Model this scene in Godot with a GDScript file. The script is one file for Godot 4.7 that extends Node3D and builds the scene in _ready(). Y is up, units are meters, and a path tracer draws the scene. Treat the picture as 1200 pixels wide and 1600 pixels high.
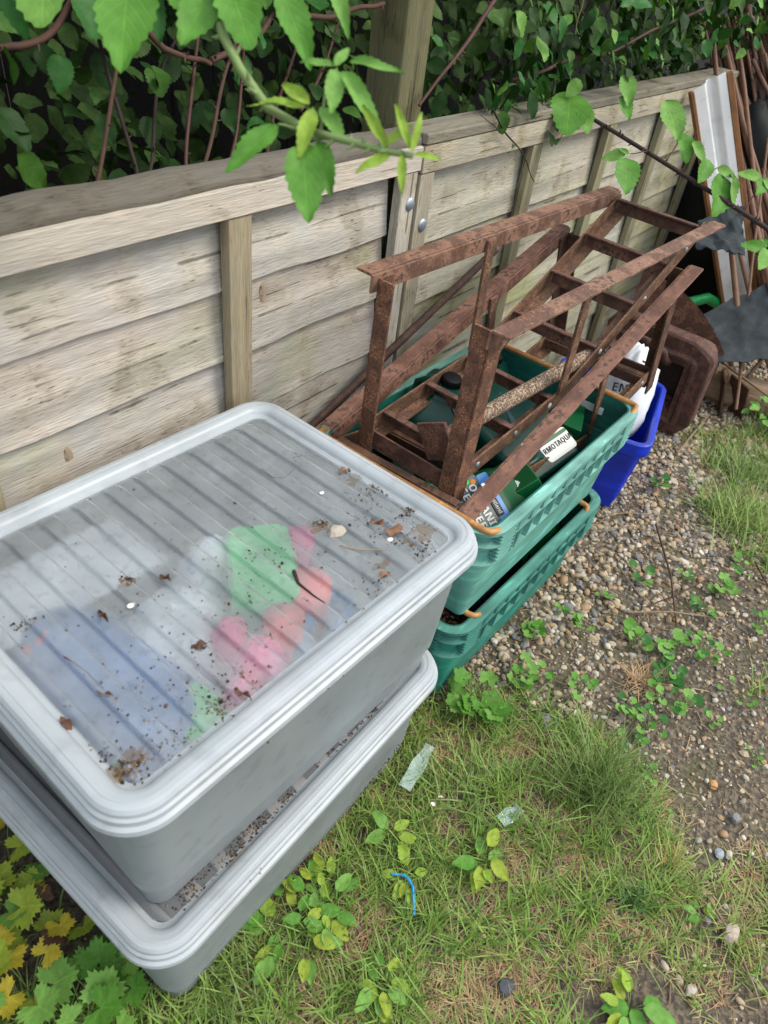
extends Node3D
# Back yard corner: frosted storage boxes, bale-arm crates, rusty car ramps, a lap fence and brambles.

var rng := RandomNumberGenerator.new()
var taken := {}
var mats := {}

# ---------------------------------------------------------------- mesh collector
class Geo:
	var v := PackedVector3Array()
	var n := PackedVector3Array()
	var t := PackedVector2Array()
	var c := PackedColorArray()
	var ix := PackedInt32Array()
	var tint := Color(1, 1, 1)
	var off := Vector2.ZERO
	var xf := Transform3D.IDENTITY
	func vert(p: Vector3, uv := Vector2.ZERO) -> int:
		v.append(xf * p)
		n.append(Vector3.ZERO)
		t.append(uv + off)
		c.append(tint)
		return v.size() - 1
	func tri(a: int, b: int, d: int, w := 1.0) -> void:      # counter-clockwise seen from outside
		var nn := (v[b] - v[a]).cross(v[d] - v[a]) * w
		n[a] += nn
		n[b] += nn
		n[d] += nn
		ix.append(a)
		ix.append(d)
		ix.append(b)
	func quad(a: int, b: int, d: int, e: int, w := 1.0) -> void:
		tri(a, b, d, w)
		tri(a, d, e, w)
	func face(a: Vector3, b: Vector3, d: Vector3, e: Vector3, ua := Vector2(0, 0), ub := Vector2(1, 0), ud := Vector2(1, 1), ue := Vector2(0, 1)) -> void:
		quad(vert(a, ua), vert(b, ub), vert(d, ud), vert(e, ue))
	# box with softened edges, half sizes h, u of the texture along the longest side
	func box(m: Transform3D, h: Vector3, ch := 0.002) -> void:
		ch = minf(ch, minf(h.x, minf(h.y, h.z)) * 0.45)
		var long := 0 if h.x >= h.y and h.x >= h.z else (1 if h.y >= h.z else 2)
		var id := {}
		for ax in 3:
			for sg in [-1, 1]:
				for p in [-1, 1]:
					for q in [-1, 1]:
						var s := Vector3.ZERO
						var b := (ax + 1) % 3
						var d := (ax + 2) % 3
						s[ax] = sg
						s[b] = p
						s[d] = q
						var pos := Vector3.ZERO
						pos[ax] = sg * h[ax]
						pos[b] = p * (h[b] - ch)
						pos[d] = q * (h[d] - ch)
						var uv: Vector2
						if long == ax:
							uv = Vector2(pos[b], pos[d])
						elif long == b:
							uv = Vector2(pos[b], pos[d] + sg * h[ax])
						else:
							uv = Vector2(pos[d], pos[b] + sg * h[ax])
						id[[ax, int(s.x), int(s.y), int(s.z)]] = vert(m * pos, uv)
		for ax in 3:
			var b := (ax + 1) % 3
			var d := (ax + 2) % 3
			for sg in [-1, 1]:
				var k := []
				for pq in [[-1, -1], [1, -1], [1, 1], [-1, 1]]:
					var s := [0, 0, 0]
					s[ax] = sg
					s[b] = pq[0]
					s[d] = pq[1]
					k.append(id[[ax, s[0], s[1], s[2]]])
				if sg > 0:
					quad(k[0], k[1], k[2], k[3], 4.0)
				else:
					quad(k[3], k[2], k[1], k[0], 4.0)
			# edges along axis ax
			for p in [-1, 1]:
				for q in [-1, 1]:
					var lo := [0, 0, 0]
					var hi := [0, 0, 0]
					lo[ax] = -1
					hi[ax] = 1
					lo[b] = p
					hi[b] = p
					lo[d] = q
					hi[d] = q
					var e0: int = id[[b, lo[0], lo[1], lo[2]]]
					var e1: int = id[[b, hi[0], hi[1], hi[2]]]
					var f0: int = id[[d, lo[0], lo[1], lo[2]]]
					var f1: int = id[[d, hi[0], hi[1], hi[2]]]
					if p * q > 0:
						quad(e0, f0, f1, e1, 0.02)
					else:
						quad(e1, f1, f0, e0, 0.02)
		for a in [-1, 1]:
			for b in [-1, 1]:
				for d in [-1, 1]:
					var x: int = id[[0, a, b, d]]
					var y: int = id[[1, a, b, d]]
					var z: int = id[[2, a, b, d]]
					if a * b * d > 0:
						tri(x, y, z, 0.02)
					else:
						tri(x, z, y, 0.02)
	# straight bar from p0 to p1; side runs along "side" with half size hs, the other half size is ht
	func bar(p0: Vector3, p1: Vector3, side: Vector3, hs: float, ht: float, ch := 0.0015) -> void:
		var d := (p1 - p0)
		var l := d.length()
		d /= l
		var s := (side - d * side.dot(d)).normalized()
		box(Transform3D(Basis(d, s, d.cross(s)), (p0 + p1) * 0.5), Vector3(l * 0.5, hs, ht), ch)
	# tube through points, radius from radii
	func tube(pts: Array, radii: Array, sides := 8, cap := true) -> void:
		var prev := Vector3.UP
		var rings := []
		var run := 0.0
		for i in pts.size():
			var p: Vector3 = pts[i]
			var a: Vector3 = pts[maxi(i - 1, 0)]
			var b: Vector3 = pts[mini(i + 1, pts.size() - 1)]
			var d := (b - a).normalized()
			if i == 0:
				prev = Vector3.UP if absf(d.y) < 0.9 else Vector3.RIGHT
			var x := prev.cross(d).normalized()
			var y := d.cross(x)
			prev = y
			if i > 0:
				run += p.distance_to(pts[i - 1])
			var r: float = radii[mini(i, radii.size() - 1)]
			var ring := []
			for k in sides + 1:
				var an := TAU * k / sides
				ring.append(vert(p + (x * cos(an) + y * sin(an)) * r, Vector2(run, an * r)))
			rings.append(ring)
		for i in rings.size() - 1:
			for k in sides:
				quad(rings[i][k], rings[i][k + 1], rings[i + 1][k + 1], rings[i + 1][k])
		for i in rings.size():      # close the shading seam
			var s: Vector3 = n[rings[i][0]] + n[rings[i][sides]]
			n[rings[i][0]] = s
			n[rings[i][sides]] = s
		if cap:
			for e in [0, pts.size() - 1]:
				var r: float = radii[mini(e, radii.size() - 1)]
				var ids := []
				for k in sides:
					ids.append(vert(xf.affine_inverse() * v[rings[e][k]], Vector2(cos(TAU * k / sides), sin(TAU * k / sides)) * r))
				for k in range(1, sides - 1):
					if e == 0:
						tri(ids[0], ids[k + 1], ids[k])
					else:
						tri(ids[0], ids[k], ids[k + 1])
	# profile of [inset, y] swept round a rounded rectangle; share = smooth between profile points
	func shell(prof: Array, hx: float, hz: float, r: float, share := false, cap0 := true, cap1 := true, seg := 5, closed := false) -> void:
		var rows := []
		for pr in prof:
			rows.append(rr(hx - pr[0], hz - pr[0], maxf(r - pr[0], 0.004), seg))
		var cnt: int = rows[0].size()
		var m := prof.size()
		var prev := []
		var first := []
		var last := m if closed else m - 1
		var run := 0.0
		for i in last:
			var j := (i + 1) % m
			var lo := []
			var hi := []
			var dl := Vector2(prof[i][0], prof[i][1]).distance_to(Vector2(prof[j][0], prof[j][1]))
			if share and i > 0:
				lo = prev
			else:
				for k in cnt:
					lo.append(vert(Vector3(rows[i][k].x, prof[i][1], rows[i][k].y), Vector2(rows[i][k].x + rows[i][k].y, run)))
			if share and closed and i == last - 1:
				hi = first
			else:
				for k in cnt:
					hi.append(vert(Vector3(rows[j][k].x, prof[j][1], rows[j][k].y), Vector2(rows[j][k].x + rows[j][k].y, run + dl)))
			run += dl
			if i == 0:
				first = lo
			for k in cnt:
				var k2 := (k + 1) % cnt
				quad(lo[k], hi[k], hi[k2], lo[k2])
			prev = hi
		if not closed:
			for e in [0, 1]:
				if (e == 0 and not cap0) or (e == 1 and not cap1):
					continue
				var i := 0 if e == 0 else m - 1
				var cc := vert(Vector3(0, prof[i][1], 0), Vector2.ZERO)
				var ids := []
				for k in cnt:
					ids.append(vert(Vector3(rows[i][k].x, prof[i][1], rows[i][k].y), rows[i][k]))
				for k in cnt:
					if e == 0:
						tri(cc, ids[k], ids[(k + 1) % cnt])
					else:
						tri(cc, ids[(k + 1) % cnt], ids[k])
	static func rr(hx: float, hz: float, r: float, seg: int) -> Array:
		var o := []
		var cs := [[1, 1, 0.0], [-1, 1, 0.25], [-1, -1, 0.5], [1, -1, 0.75]]
		for q in cs:
			for k in seg + 1:
				var a: float = TAU * (q[2] + 0.25 * k / seg)
				o.append(Vector2(q[0] * (hx - r) + cos(a) * r, q[1] * (hz - r) + sin(a) * r))
		return o
	# surface from a function of (u, v), both 0..1
	func grid(nu: int, nv: int, f: Callable, us := 1.0, vs := 1.0, flip := false) -> void:
		var base := v.size()
		for j in nv + 1:
			for i in nu + 1:
				var u := float(i) / nu
				var w := float(j) / nv
				vert(f.call(u, w), Vector2(u * us, w * vs))
		for j in nv:
			for i in nu:
				var a := base + j * (nu + 1) + i
				if flip:
					quad(a, a + nu + 1, a + nu + 2, a + 1)
				else:
					quad(a, a + 1, a + nu + 2, a + nu + 1)
	# turned shape about y: list of [radius, y]
	func lathe(prof: Array, sides := 20, share := true) -> void:
		var prev := []
		for i in prof.size() - 1:
			var lo := []
			var hi := []
			if share and i > 0:
				lo = prev
			else:
				for k in sides:
					var a := TAU * k / sides
					lo.append(vert(Vector3(cos(a) * prof[i][0], prof[i][1], sin(a) * prof[i][0]), Vector2(float(k) / sides, prof[i][1])))
			for k in sides:
				var a := TAU * k / sides
				hi.append(vert(Vector3(cos(a) * prof[i + 1][0], prof[i + 1][1], sin(a) * prof[i + 1][0]), Vector2(float(k) / sides, prof[i + 1][1])))
			for k in sides:
				var k2 := (k + 1) % sides
				quad(lo[k], hi[k], hi[k2], lo[k2])
			prev = hi
	func mesh() -> ArrayMesh:
		for i in n.size():
			n[i] = n[i].normalized() if n[i].length_squared() > 1e-24 else Vector3.UP
		var a := []
		a.resize(Mesh.ARRAY_MAX)
		a[Mesh.ARRAY_VERTEX] = v
		a[Mesh.ARRAY_NORMAL] = n
		a[Mesh.ARRAY_TEX_UV] = t
		a[Mesh.ARRAY_COLOR] = c
		a[Mesh.ARRAY_INDEX] = ix
		var tg := PackedFloat32Array()
		tg.resize(v.size() * 4)
		for i in v.size():
			var d := Vector3.RIGHT - n[i] * n[i].x
			if d.length() < 0.1:
				d = Vector3.BACK - n[i] * n[i].z
			d = d.normalized()
			tg[i * 4] = d.x
			tg[i * 4 + 1] = d.y
			tg[i * 4 + 2] = d.z
			tg[i * 4 + 3] = 1.0
		a[Mesh.ARRAY_TANGENT] = tg
		var m := ArrayMesh.new()
		m.add_surface_from_arrays(Mesh.PRIMITIVE_TRIANGLES, a)
		return m

# ---------------------------------------------------------------- naming
func numbered(called: String) -> String:
	if not taken.has(called):
		taken[called] = 0
		return called
	taken[called] += 1
	return "%s_%03d" % [called, taken[called]]

func tag(o: Node, label: String, category: String, group := "") -> Node:
	o.set_meta("label", label)
	o.set_meta("category", category)
	if group:
		o.set_meta("group", group)
	return o

func thing(called: String, label: String, category: String, at := Vector3.ZERO, group := "", basis := Basis.IDENTITY) -> Node3D:
	var o := Node3D.new()
	o.name = numbered(called)
	add_child(o)
	o.transform = Transform3D(basis, at)
	tag(o, label, category, group)
	return o

func put(called: String, m: Mesh, mat: Material, parent: Node = null, xf := Transform3D.IDENTITY) -> MeshInstance3D:
	var o := MeshInstance3D.new()
	o.mesh = m
	o.material_override = mat
	o.transform = xf
	if parent == null:
		o.name = numbered(called)
		add_child(o)
	else:
		o.name = called
		parent.add_child(o, true)
	return o

func part(called: String, g: Geo, mat: Material, parent: Node = null) -> MeshInstance3D:
	return put(called, g.mesh(), mat, parent)

func structure(o: Node) -> Node:
	o.set_meta("kind", "structure")
	return o

func scatter(called: String, m: Mesh, mat: Material, xfs: Array, cols: Array, parent: Node = null) -> MultiMeshInstance3D:
	var mm := MultiMesh.new()
	mm.transform_format = MultiMesh.TRANSFORM_3D
	mm.use_colors = not cols.is_empty()
	mm.mesh = m
	mm.instance_count = xfs.size()
	for i in xfs.size():
		mm.set_instance_transform(i, xfs[i])
		if not cols.is_empty():
			mm.set_instance_color(i, cols[i])
	var o := MultiMeshInstance3D.new()
	o.multimesh = mm
	o.material_override = mat
	o.set_meta("kind", "stuff")
	if parent == null:
		o.name = numbered(called)
		add_child(o)
	else:
		o.name = called
		parent.add_child(o, true)
	return o

func rf(a: float, b: float) -> float:
	return rng.randf_range(a, b)

func rdir() -> Vector3:
	return Vector3(rng.randfn(), rng.randfn(), rng.randfn()).normalized()

func rbasis(s := 1.0) -> Basis:
	return Basis(rdir(), rf(0, TAU)).scaled(Vector3.ONE * s)

func facing(z: Vector3, up: Vector3) -> Basis:       # z along z, y as near to up as can be
	var zz := z.normalized()
	var x := up.cross(zz)
	if x.length() < 1e-4:
		x = Vector3.RIGHT.cross(zz)
	x = x.normalized()
	return Basis(x, zz.cross(x), zz)

# ---------------------------------------------------------------- textures
func nbytes(w: int, h: int, freq: float, sd: int, oct := 4, type := FastNoiseLite.TYPE_SIMPLEX_SMOOTH, to_w := 0, to_h := 0) -> PackedByteArray:
	var f := FastNoiseLite.new()
	f.seed = sd
	f.frequency = freq
	f.noise_type = type
	f.fractal_octaves = oct
	var im := f.get_seamless_image(w, h)
	im.convert(Image.FORMAT_L8)
	if to_w > 0:
		im.resize(to_w, to_h, Image.INTERPOLATE_CUBIC)
	return im.get_data()

func tex(im: Image) -> ImageTexture:
	im.generate_mipmaps()
	return ImageTexture.create_from_image(im)

func rgb_image(w: int, h: int, f: Callable) -> Image:
	var b := PackedByteArray()
	b.resize(w * h * 3)
	for i in w * h:
		var c: Color = f.call(i)
		b[i * 3] = clampi(int(c.r * 255.0), 0, 255)
		b[i * 3 + 1] = clampi(int(c.g * 255.0), 0, 255)
		b[i * 3 + 2] = clampi(int(c.b * 255.0), 0, 255)
	return Image.create_from_data(w, h, false, Image.FORMAT_RGB8, b)

func normal_of(w: int, h: int, f: Callable, strength: float) -> ImageTexture:
	var b := PackedByteArray()
	b.resize(w * h)
	for i in w * h:
		b[i] = clampi(int(f.call(i) * 255.0), 0, 255)
	var im := Image.create_from_data(w, h, false, Image.FORMAT_L8, b)
	im.convert(Image.FORMAT_RGBA8)
	im.bump_map_to_normal_map(strength)
	return tex(im)

func mat(called: String, col: Color, rough := 0.7, d := {}) -> StandardMaterial3D:
	var m := StandardMaterial3D.new()
	m.resource_name = called
	m.albedo_color = col
	m.roughness = rough
	m.metallic_specular = d.get("spec", 0.5)
	m.cull_mode = BaseMaterial3D.CULL_DISABLED
	if d.has("tex"):
		m.albedo_texture = d.tex
	if d.has("norm"):
		m.normal_enabled = true
		m.normal_texture = d.norm
		m.normal_scale = d.get("ns", 1.0)
	if d.has("uv"):
		m.uv1_scale = Vector3.ONE * d.uv
	if d.get("tri", false):
		m.uv1_triplanar = true
	if d.get("vc", false):
		m.vertex_color_use_as_albedo = true
	if d.has("back"):
		m.backlight_enabled = true
		m.backlight = d.back
	if d.get("alpha", false):
		m.transparency = BaseMaterial3D.TRANSPARENCY_ALPHA
	if d.has("refr"):
		m.transparency = BaseMaterial3D.TRANSPARENCY_ALPHA
		m.refraction_enabled = true
		m.refraction_scale = d.refr
	if d.has("metal"):
		m.metallic = d.metal
	mats[called] = m
	return m

func build_materials() -> void:
	# weathered softwood, grain along u; one repeat a metre
	var S := 512
	var S0 := S
	S = 1024
	var ga := nbytes(30, S, 0.02, 1, 4, FastNoiseLite.TYPE_SIMPLEX_SMOOTH, S, S)
	var gb := nbytes(72, S, 0.24, 2, 3, FastNoiseLite.TYPE_SIMPLEX_SMOOTH, S, S)
	var gc := nbytes(S, S, 0.006, 3, 5)
	var gd := nbytes(150, S, 0.20, 4, 2, FastNoiseLite.TYPE_SIMPLEX_SMOOTH, S, S)
	var gk := nbytes(16, S, 0.05, 6, 3, FastNoiseLite.TYPE_SIMPLEX_SMOOTH, S, S)
	var wood := rgb_image(S, S, func(i):
		var a := ga[i] / 255.0
		var b := gb[i] / 255.0
		var bl := gc[i] / 255.0
		var fl := clampf((gd[i] / 255.0 - 0.70) * 4.0, 0.0, 1.0)
		var v := 0.84 - 0.30 * smoothstep(0.74, 0.84, gk[i] / 255.0) * smoothstep(0.4, 0.6, bl) + 0.20 * (a - 0.5) + 0.17 * (b - 0.5) - 0.34 * fl * smoothstep(0.4, 0.75, bl)
		v -= 0.10 * smoothstep(0.6, 0.85, bl)
		return Color(v * (1.0 + 0.05 * (bl - 0.5)), v * 0.985, v * (0.955 - 0.08 * (bl - 0.5))))
	var wood_n := normal_of(S, S, func(i): return 0.5 + 0.5 * (gb[i] / 255.0 - 0.5) + 0.25 * (ga[i] / 255.0 - 0.5) - 0.3 * clampf((gd[i] / 255.0 - 0.70) * 5.0, 0.0, 1.0), 5.0)
	var wd := {"tex": tex(wood), "norm": wood_n, "ns": 0.4, "uv": 1.25, "vc": true}
	mat("fence_wood", Color(1, 1, 1), 0.9, wd)
	S = S0
	# rust
	var ra := nbytes(S, S, 0.012, 11, 5)
	var rb := nbytes(S, S, 0.07, 12, 3)
	var rc := nbytes(S, S, 0.16, 13, 2)
	var rust := rgb_image(S, S, func(i):
		var a := ra[i] / 255.0
		var b := rb[i] / 255.0
		var c := rc[i] / 255.0
		var k := Color(0.335, 0.235, 0.195).lerp(Color(0.44, 0.305, 0.245), smoothstep(0.3, 0.7, a))
		k = k.lerp(Color(0.22, 0.15, 0.13), smoothstep(0.5, 0.8, b) * 0.75)
		k = k.lerp(Color(0.74, 0.66, 0.50), smoothstep(0.66, 0.80, c) * smoothstep(0.45, 0.68, a) * 0.85)
		k = k.lerp(Color(0.42, 0.36, 0.20), smoothstep(0.64, 0.9, 1.0 - a) * 0.35)
		return k)
	var rust_n := normal_of(S, S, func(i): return 0.5 + 0.4 * (rb[i] / 255.0 - 0.5) + 0.4 * (rc[i] / 255.0 - 0.5), 4.0)
	var clean := rgb_image(S, S, func(i):
		var a := ra[i] / 255.0
		var b := rb[i] / 255.0
		var c := rc[i] / 255.0
		var k := Color(0.34, 0.235, 0.195).lerp(Color(0.50, 0.365, 0.30), smoothstep(0.35, 0.65, a))
		k = k.lerp(Color(0.23, 0.165, 0.145), smoothstep(0.62, 0.72, a) * smoothstep(0.45, 0.6, b) * 0.8)
		k = k.lerp(Color(0.50, 0.31, 0.18), smoothstep(0.60, 0.8, 1.0 - a) * smoothstep(0.4, 0.6, b) * 0.5)
		k = k.lerp(Color(0.62, 0.55, 0.48), smoothstep(0.66, 0.80, c) * smoothstep(0.45, 0.62, b) * 0.6)
		return k)
	mat("rust_clean", Color(1, 1, 1), 0.72, {"tex": tex(clean), "norm": rust_n, "ns": 0.5, "uv": 1.7, "tri": true, "vc": true})
	mat("rust", Color(1, 1, 1), 0.78, {"tex": tex(rust), "norm": rust_n, "ns": 0.8, "uv": 3.1, "tri": true, "vc": true})
	var flaky := rgb_image(S, S, func(i):
		var b := rb[i] / 255.0
		var c := rc[i] / 255.0
		return Color(0.30, 0.20, 0.16).lerp(Color(0.70, 0.64, 0.54), smoothstep(0.46, 0.62, 0.5 * b + 0.5 * c)))
	mat("flaky_rust", Color(1, 1, 1), 0.8, {"tex": tex(flaky), "norm": rust_n, "uv": 3.6, "tri": true})
	# grime and water marks on plastic
	var pa := nbytes(S, S, 0.010, 21, 5)
	var pb := nbytes(S, S, 0.05, 22, 3)
	var grime := rgb_image(S, S, func(i):
		var a := pa[i] / 255.0
		var b := pb[i] / 255.0
		var v := 0.91 + 0.12 * (a - 0.5) - 0.05 * smoothstep(0.6, 0.8, b)
		return Color(v, v * 0.995, v * 0.985))
	var gt := tex(grime)
	var plas_n := normal_of(S, S, func(i): return 0.5 + 0.3 * (pb[i] / 255.0 - 0.5), 2.0)
	mat("box_body", Color(0.76, 0.795, 0.815, 0.78), 0.30, {"tex": gt, "uv": 0.9, "tri": true, "alpha": true, "back": Color(0.95, 0.95, 0.95)})
	mat("lid_rim", Color(0.86, 0.895, 0.925, 0.76), 0.34, {"tex": gt, "uv": 0.8, "tri": true, "alpha": true, "back": Color(0.8, 0.8, 0.8)})
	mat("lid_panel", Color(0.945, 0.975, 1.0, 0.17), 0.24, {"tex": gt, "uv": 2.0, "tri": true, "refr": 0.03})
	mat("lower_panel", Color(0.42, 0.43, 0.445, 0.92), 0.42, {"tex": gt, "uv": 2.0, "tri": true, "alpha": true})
	# crates: chalky bleaching and scuffs
	var sa := nbytes(96, S, 0.05, 31, 4, FastNoiseLite.TYPE_SIMPLEX_SMOOTH, S, S)
	var scuff := rgb_image(S, S, func(i):
		var v := 0.78 + 0.25 * (sa[i] / 255.0 - 0.5) + 0.22 * (pa[i] / 255.0 - 0.5)
		var w := smoothstep(0.62, 0.8, sa[i] / 255.0) * smoothstep(0.5, 0.7, pa[i] / 255.0) * 0.16
		return Color(v + w, v + w, v + w))
	var st := tex(scuff)
	mat("crate", Color(1, 1, 1), 0.5, {"tex": st, "uv": 1.6, "tri": true, "vc": true, "norm": plas_n, "ns": 0.4})
	mat("bale_arm", Color(0.80, 0.58, 0.33), 0.55, {"tex": st, "uv": 3.0, "tri": true})
	mat("blue_crate", Color(0.05, 0.23, 0.86), 0.38, {"tex": st, "uv": 1.2, "tri": true})
	mat("bottle_green", Color(0.015, 0.21, 0.18), 0.36, {"spec": 0.35, "norm": plas_n, "ns": 0.3, "tri": true, "uv": 2.0})
	mat("bottle_mid", Color(0.02, 0.30, 0.16), 0.38, {"spec": 0.3})
	mat("bright_green", Color(0.02, 0.56, 0.28), 0.4)
	mat("black_plastic", Color(0.035, 0.037, 0.043), 0.55, {"spec": 0.3, "norm": plas_n, "ns": 0.5, "tri": true})
	mat("white_print", Color(0.88, 0.89, 0.88), 0.6)
	mat("dark_print", Color(0.10, 0.12, 0.12), 0.6)
	mat("grey_print", Color(0.48, 0.49, 0.50), 0.6)
	mat("label_teal", Color(0.02, 0.22, 0.24), 0.4)
	mat("label_blue", Color(0.10, 0.50, 0.80), 0.4)
	mat("label_green", Color(0.05, 0.36, 0.18), 0.4)
	mat("label_orange", Color(0.88, 0.56, 0.18), 0.5)
	mat("pale_plastic", Color(0.72, 0.78, 0.78), 0.35)
	mat("galvanised", Color(0.62, 0.66, 0.70), 0.42, {"metal": 0.7, "norm": rust_n, "ns": 0.3, "tri": true, "uv": 8.0})
	mat("droppings", Color(0.86, 0.85, 0.82), 0.7)
	mat("pink", Color(0.98, 0.08, 0.50), 0.4)
	mat("coral", Color(1.0, 0.26, 0.20), 0.4)
	mat("toy_blue", Color(0.06, 0.38, 0.66), 0.4)
	mat("toy_green", Color(0.08, 0.80, 0.36), 0.4)
	mat("toy_sky", Color(0.05, 0.60, 0.88), 0.4)
	mat("white_bag", Color(0.84, 0.85, 0.87), 0.5)
	mat("red", Color(0.62, 0.05, 0.06), 0.4)
	# soil
	var oa := nbytes(1024, 1024, 0.006, 41, 5)
	var ob := nbytes(1024, 1024, 0.06, 42, 4)
	var soil := rgb_image(1024, 1024, func(i):
		var a := oa[i] / 255.0
		var b := ob[i] / 255.0
		var k := Color(0.27, 0.24, 0.20).lerp(Color(0.41, 0.365, 0.30), smoothstep(0.3, 0.75, b))
		k = k.lerp(Color(0.31, 0.31, 0.20), smoothstep(0.5, 0.75, a) * 0.5)
		return k)
	var soil_n := normal_of(1024, 1024, func(i): return ob[i] / 255.0, 6.0)
	mat("soil", Color(1, 1, 1), 0.95, {"tex": tex(soil), "norm": soil_n, "uv": 1.0})
	# leaf: pale midrib and side veins
	var LW := 96
	var LH := 192
	var vein := func(i) -> float:
		var x := absf((i % LW) / float(LW - 1) - 0.5) * 2.0
		var y := float(i / LW) / (LH - 1)
		var mid := 1.0 - smoothstep(0.02, 0.07, x)
		var s := fposmod((y - x * 0.34) * 7.5, 1.0)
		var side := (1.0 - smoothstep(0.04, 0.13, absf(s - 0.5))) * (1.0 - smoothstep(0.75, 1.0, x))
		return maxf(mid, side * 0.65)
	var leafim := rgb_image(LW, LH, func(i):
		var q: float = vein.call(i)
		var mott := 0.90 + 0.16 * (oa[(i / LW) * 1024 * 3 + (i % LW) * 3] / 255.0 - 0.5)
		return Color(mott + 0.07 * q, mott + 0.06 * q, mott + 0.03 * q))
	var leaf_n := normal_of(LW, LH, func(i): return 0.7 - 0.4 * vein.call(i), 1.6)
	var ld := {"tex": tex(leafim), "norm": leaf_n, "ns": 0.9, "vc": true, "back": Color(0.30, 0.42, 0.10), "spec": 0.25}
	mat("leaf", Color(1, 1, 1), 0.5, ld)
	var lt := {"tex": mats.leaf.albedo_texture, "norm": leaf_n, "ns": 0.8, "back": Color(0.34, 0.46, 0.10), "spec": 0.27}
	mat("leaf_fresh", Color(0.335, 0.53, 0.20), 0.48, lt)
	mat("leaf_young", Color(0.53, 0.64, 0.24), 0.5, lt)
	mat("leaf_deep", Color(0.20, 0.40, 0.17), 0.45, lt)
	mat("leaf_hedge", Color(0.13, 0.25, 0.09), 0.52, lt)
	mat("leaf_hedge_pale", Color(0.25, 0.40, 0.15), 0.52, lt)
	mat("leaf_weed", Color(0.43, 0.60, 0.28), 0.5, lt)
	mat("leaf_lime", Color(0.55, 0.62, 0.22), 0.5, lt)
	mat("leaf_yellow", Color(0.72, 0.66, 0.22), 0.55, lt)
	mat("leaf_dead", Color(0.36, 0.24, 0.18), 0.8, {"tex": mats.leaf.albedo_texture, "norm": leaf_n})
	mat("leaf_dry", Color(0.52, 0.37, 0.27), 0.8, {"tex": mats.leaf.albedo_texture, "norm": leaf_n})
	mat("grass", Color(1, 1, 1), 0.6, {"vc": true, "back": Color(0.2, 0.24, 0.08)})
	mat("bark", Color(0.36, 0.25, 0.20), 0.85, {"tex": wd.tex, "uv": 4.0})
	mat("bark_dark", Color(0.22, 0.155, 0.14), 0.85, {"tex": wd.tex, "uv": 4.0})
	mat("bark_red", Color(0.34, 0.19, 0.165), 0.7, {"tex": wd.tex, "uv": 4.0})
	mat("stem_green", Color(0.42, 0.50, 0.28), 0.6)
	mat("cane", Color(0.52, 0.37, 0.28), 0.65, {"tex": wd.tex, "uv": 3.0})
	mat("twig_pale", Color(0.62, 0.54, 0.44), 0.85, {"tex": wd.tex, "uv": 4.0})
	mat("board_white", Color(0.95, 0.95, 0.95), 0.45, {"tex": gt, "uv": 1.0, "tri": true})
	mat("board_edge", Color(0.62, 0.42, 0.25), 0.7, {"tex": wd.tex, "uv": 2.0})
	mat("felt", Color(0.22, 0.25, 0.265), 0.9, {"tex": st, "norm": soil_n, "ns": 0.5, "uv": 2.0, "tri": true})
	mat("stone", Color(1, 1, 1), 0.85, {"vc": true, "norm": soil_n, "ns": 0.35, "tri": true, "uv": 6.0, "tex": gt})
	mat("crumb", Color(1, 1, 1), 0.95, {"vc": true})
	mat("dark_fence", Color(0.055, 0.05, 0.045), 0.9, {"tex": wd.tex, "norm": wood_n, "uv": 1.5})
	mat("mud_film", Color(0.45, 0.34, 0.17, 0.34), 0.8, {"alpha": true})
	mat("glass_shard", Color(0.75, 0.86, 0.82, 0.25), 0.08, {"alpha": true})

# ---------------------------------------------------------------- ground height
var gnoise := FastNoiseLite.new()
func gh(x: float, z: float) -> float:
	return gnoise.get_noise_2d(x * 100.0, z * 100.0) * 0.012 - 0.004

# ---------------------------------------------------------------- leaves (unit length, base at origin, tip along +z, upper side +y)
func blade_leaf(width: float, teeth: int, depth: float, fold: float, droop: float, ripple: float, sd: int) -> ArrayMesh:
	var g := Geo.new()
	var r := RandomNumberGenerator.new()
	r.seed = sd
	var nr := maxi(teeth * 2, 8)
	var ph := r.randf() * 6.0
	var twist := r.randf_range(-0.3, 0.3)
	var rows := []
	for i in nr + 1:
		var t := float(i) / nr
		var w := width * 0.5 * pow(sin(PI * pow(t, 0.78)), 0.72)
		if i == nr:
			w = 0.001
		var tooth := 1.0 + depth * (1.0 if i % 2 == 1 else -0.6) * r.randf_range(0.6, 1.2)
		var row := []
		for k in 5:
			var s := (k - 2) * 0.5
			var wx := s * w * (tooth if k == 0 or k == 4 else 1.0)
			var y := fold * absf(wx) - droop * t * t + ripple * width * sin(t * 9.0 + ph) * absf(s) + twist * wx * t
			var zz := t + (0.03 if (k == 0 or k == 4) and i % 2 == 1 and i < nr else 0.0)
			row.append(g.vert(Vector3(wx, y, zz), Vector2(0.5 + s * 0.5, t)))
		rows.append(row)
	for i in nr:
		for k in 4:
			g.quad(rows[i][k], rows[i + 1][k], rows[i + 1][k + 1], rows[i][k + 1])
	return g.mesh()

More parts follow.
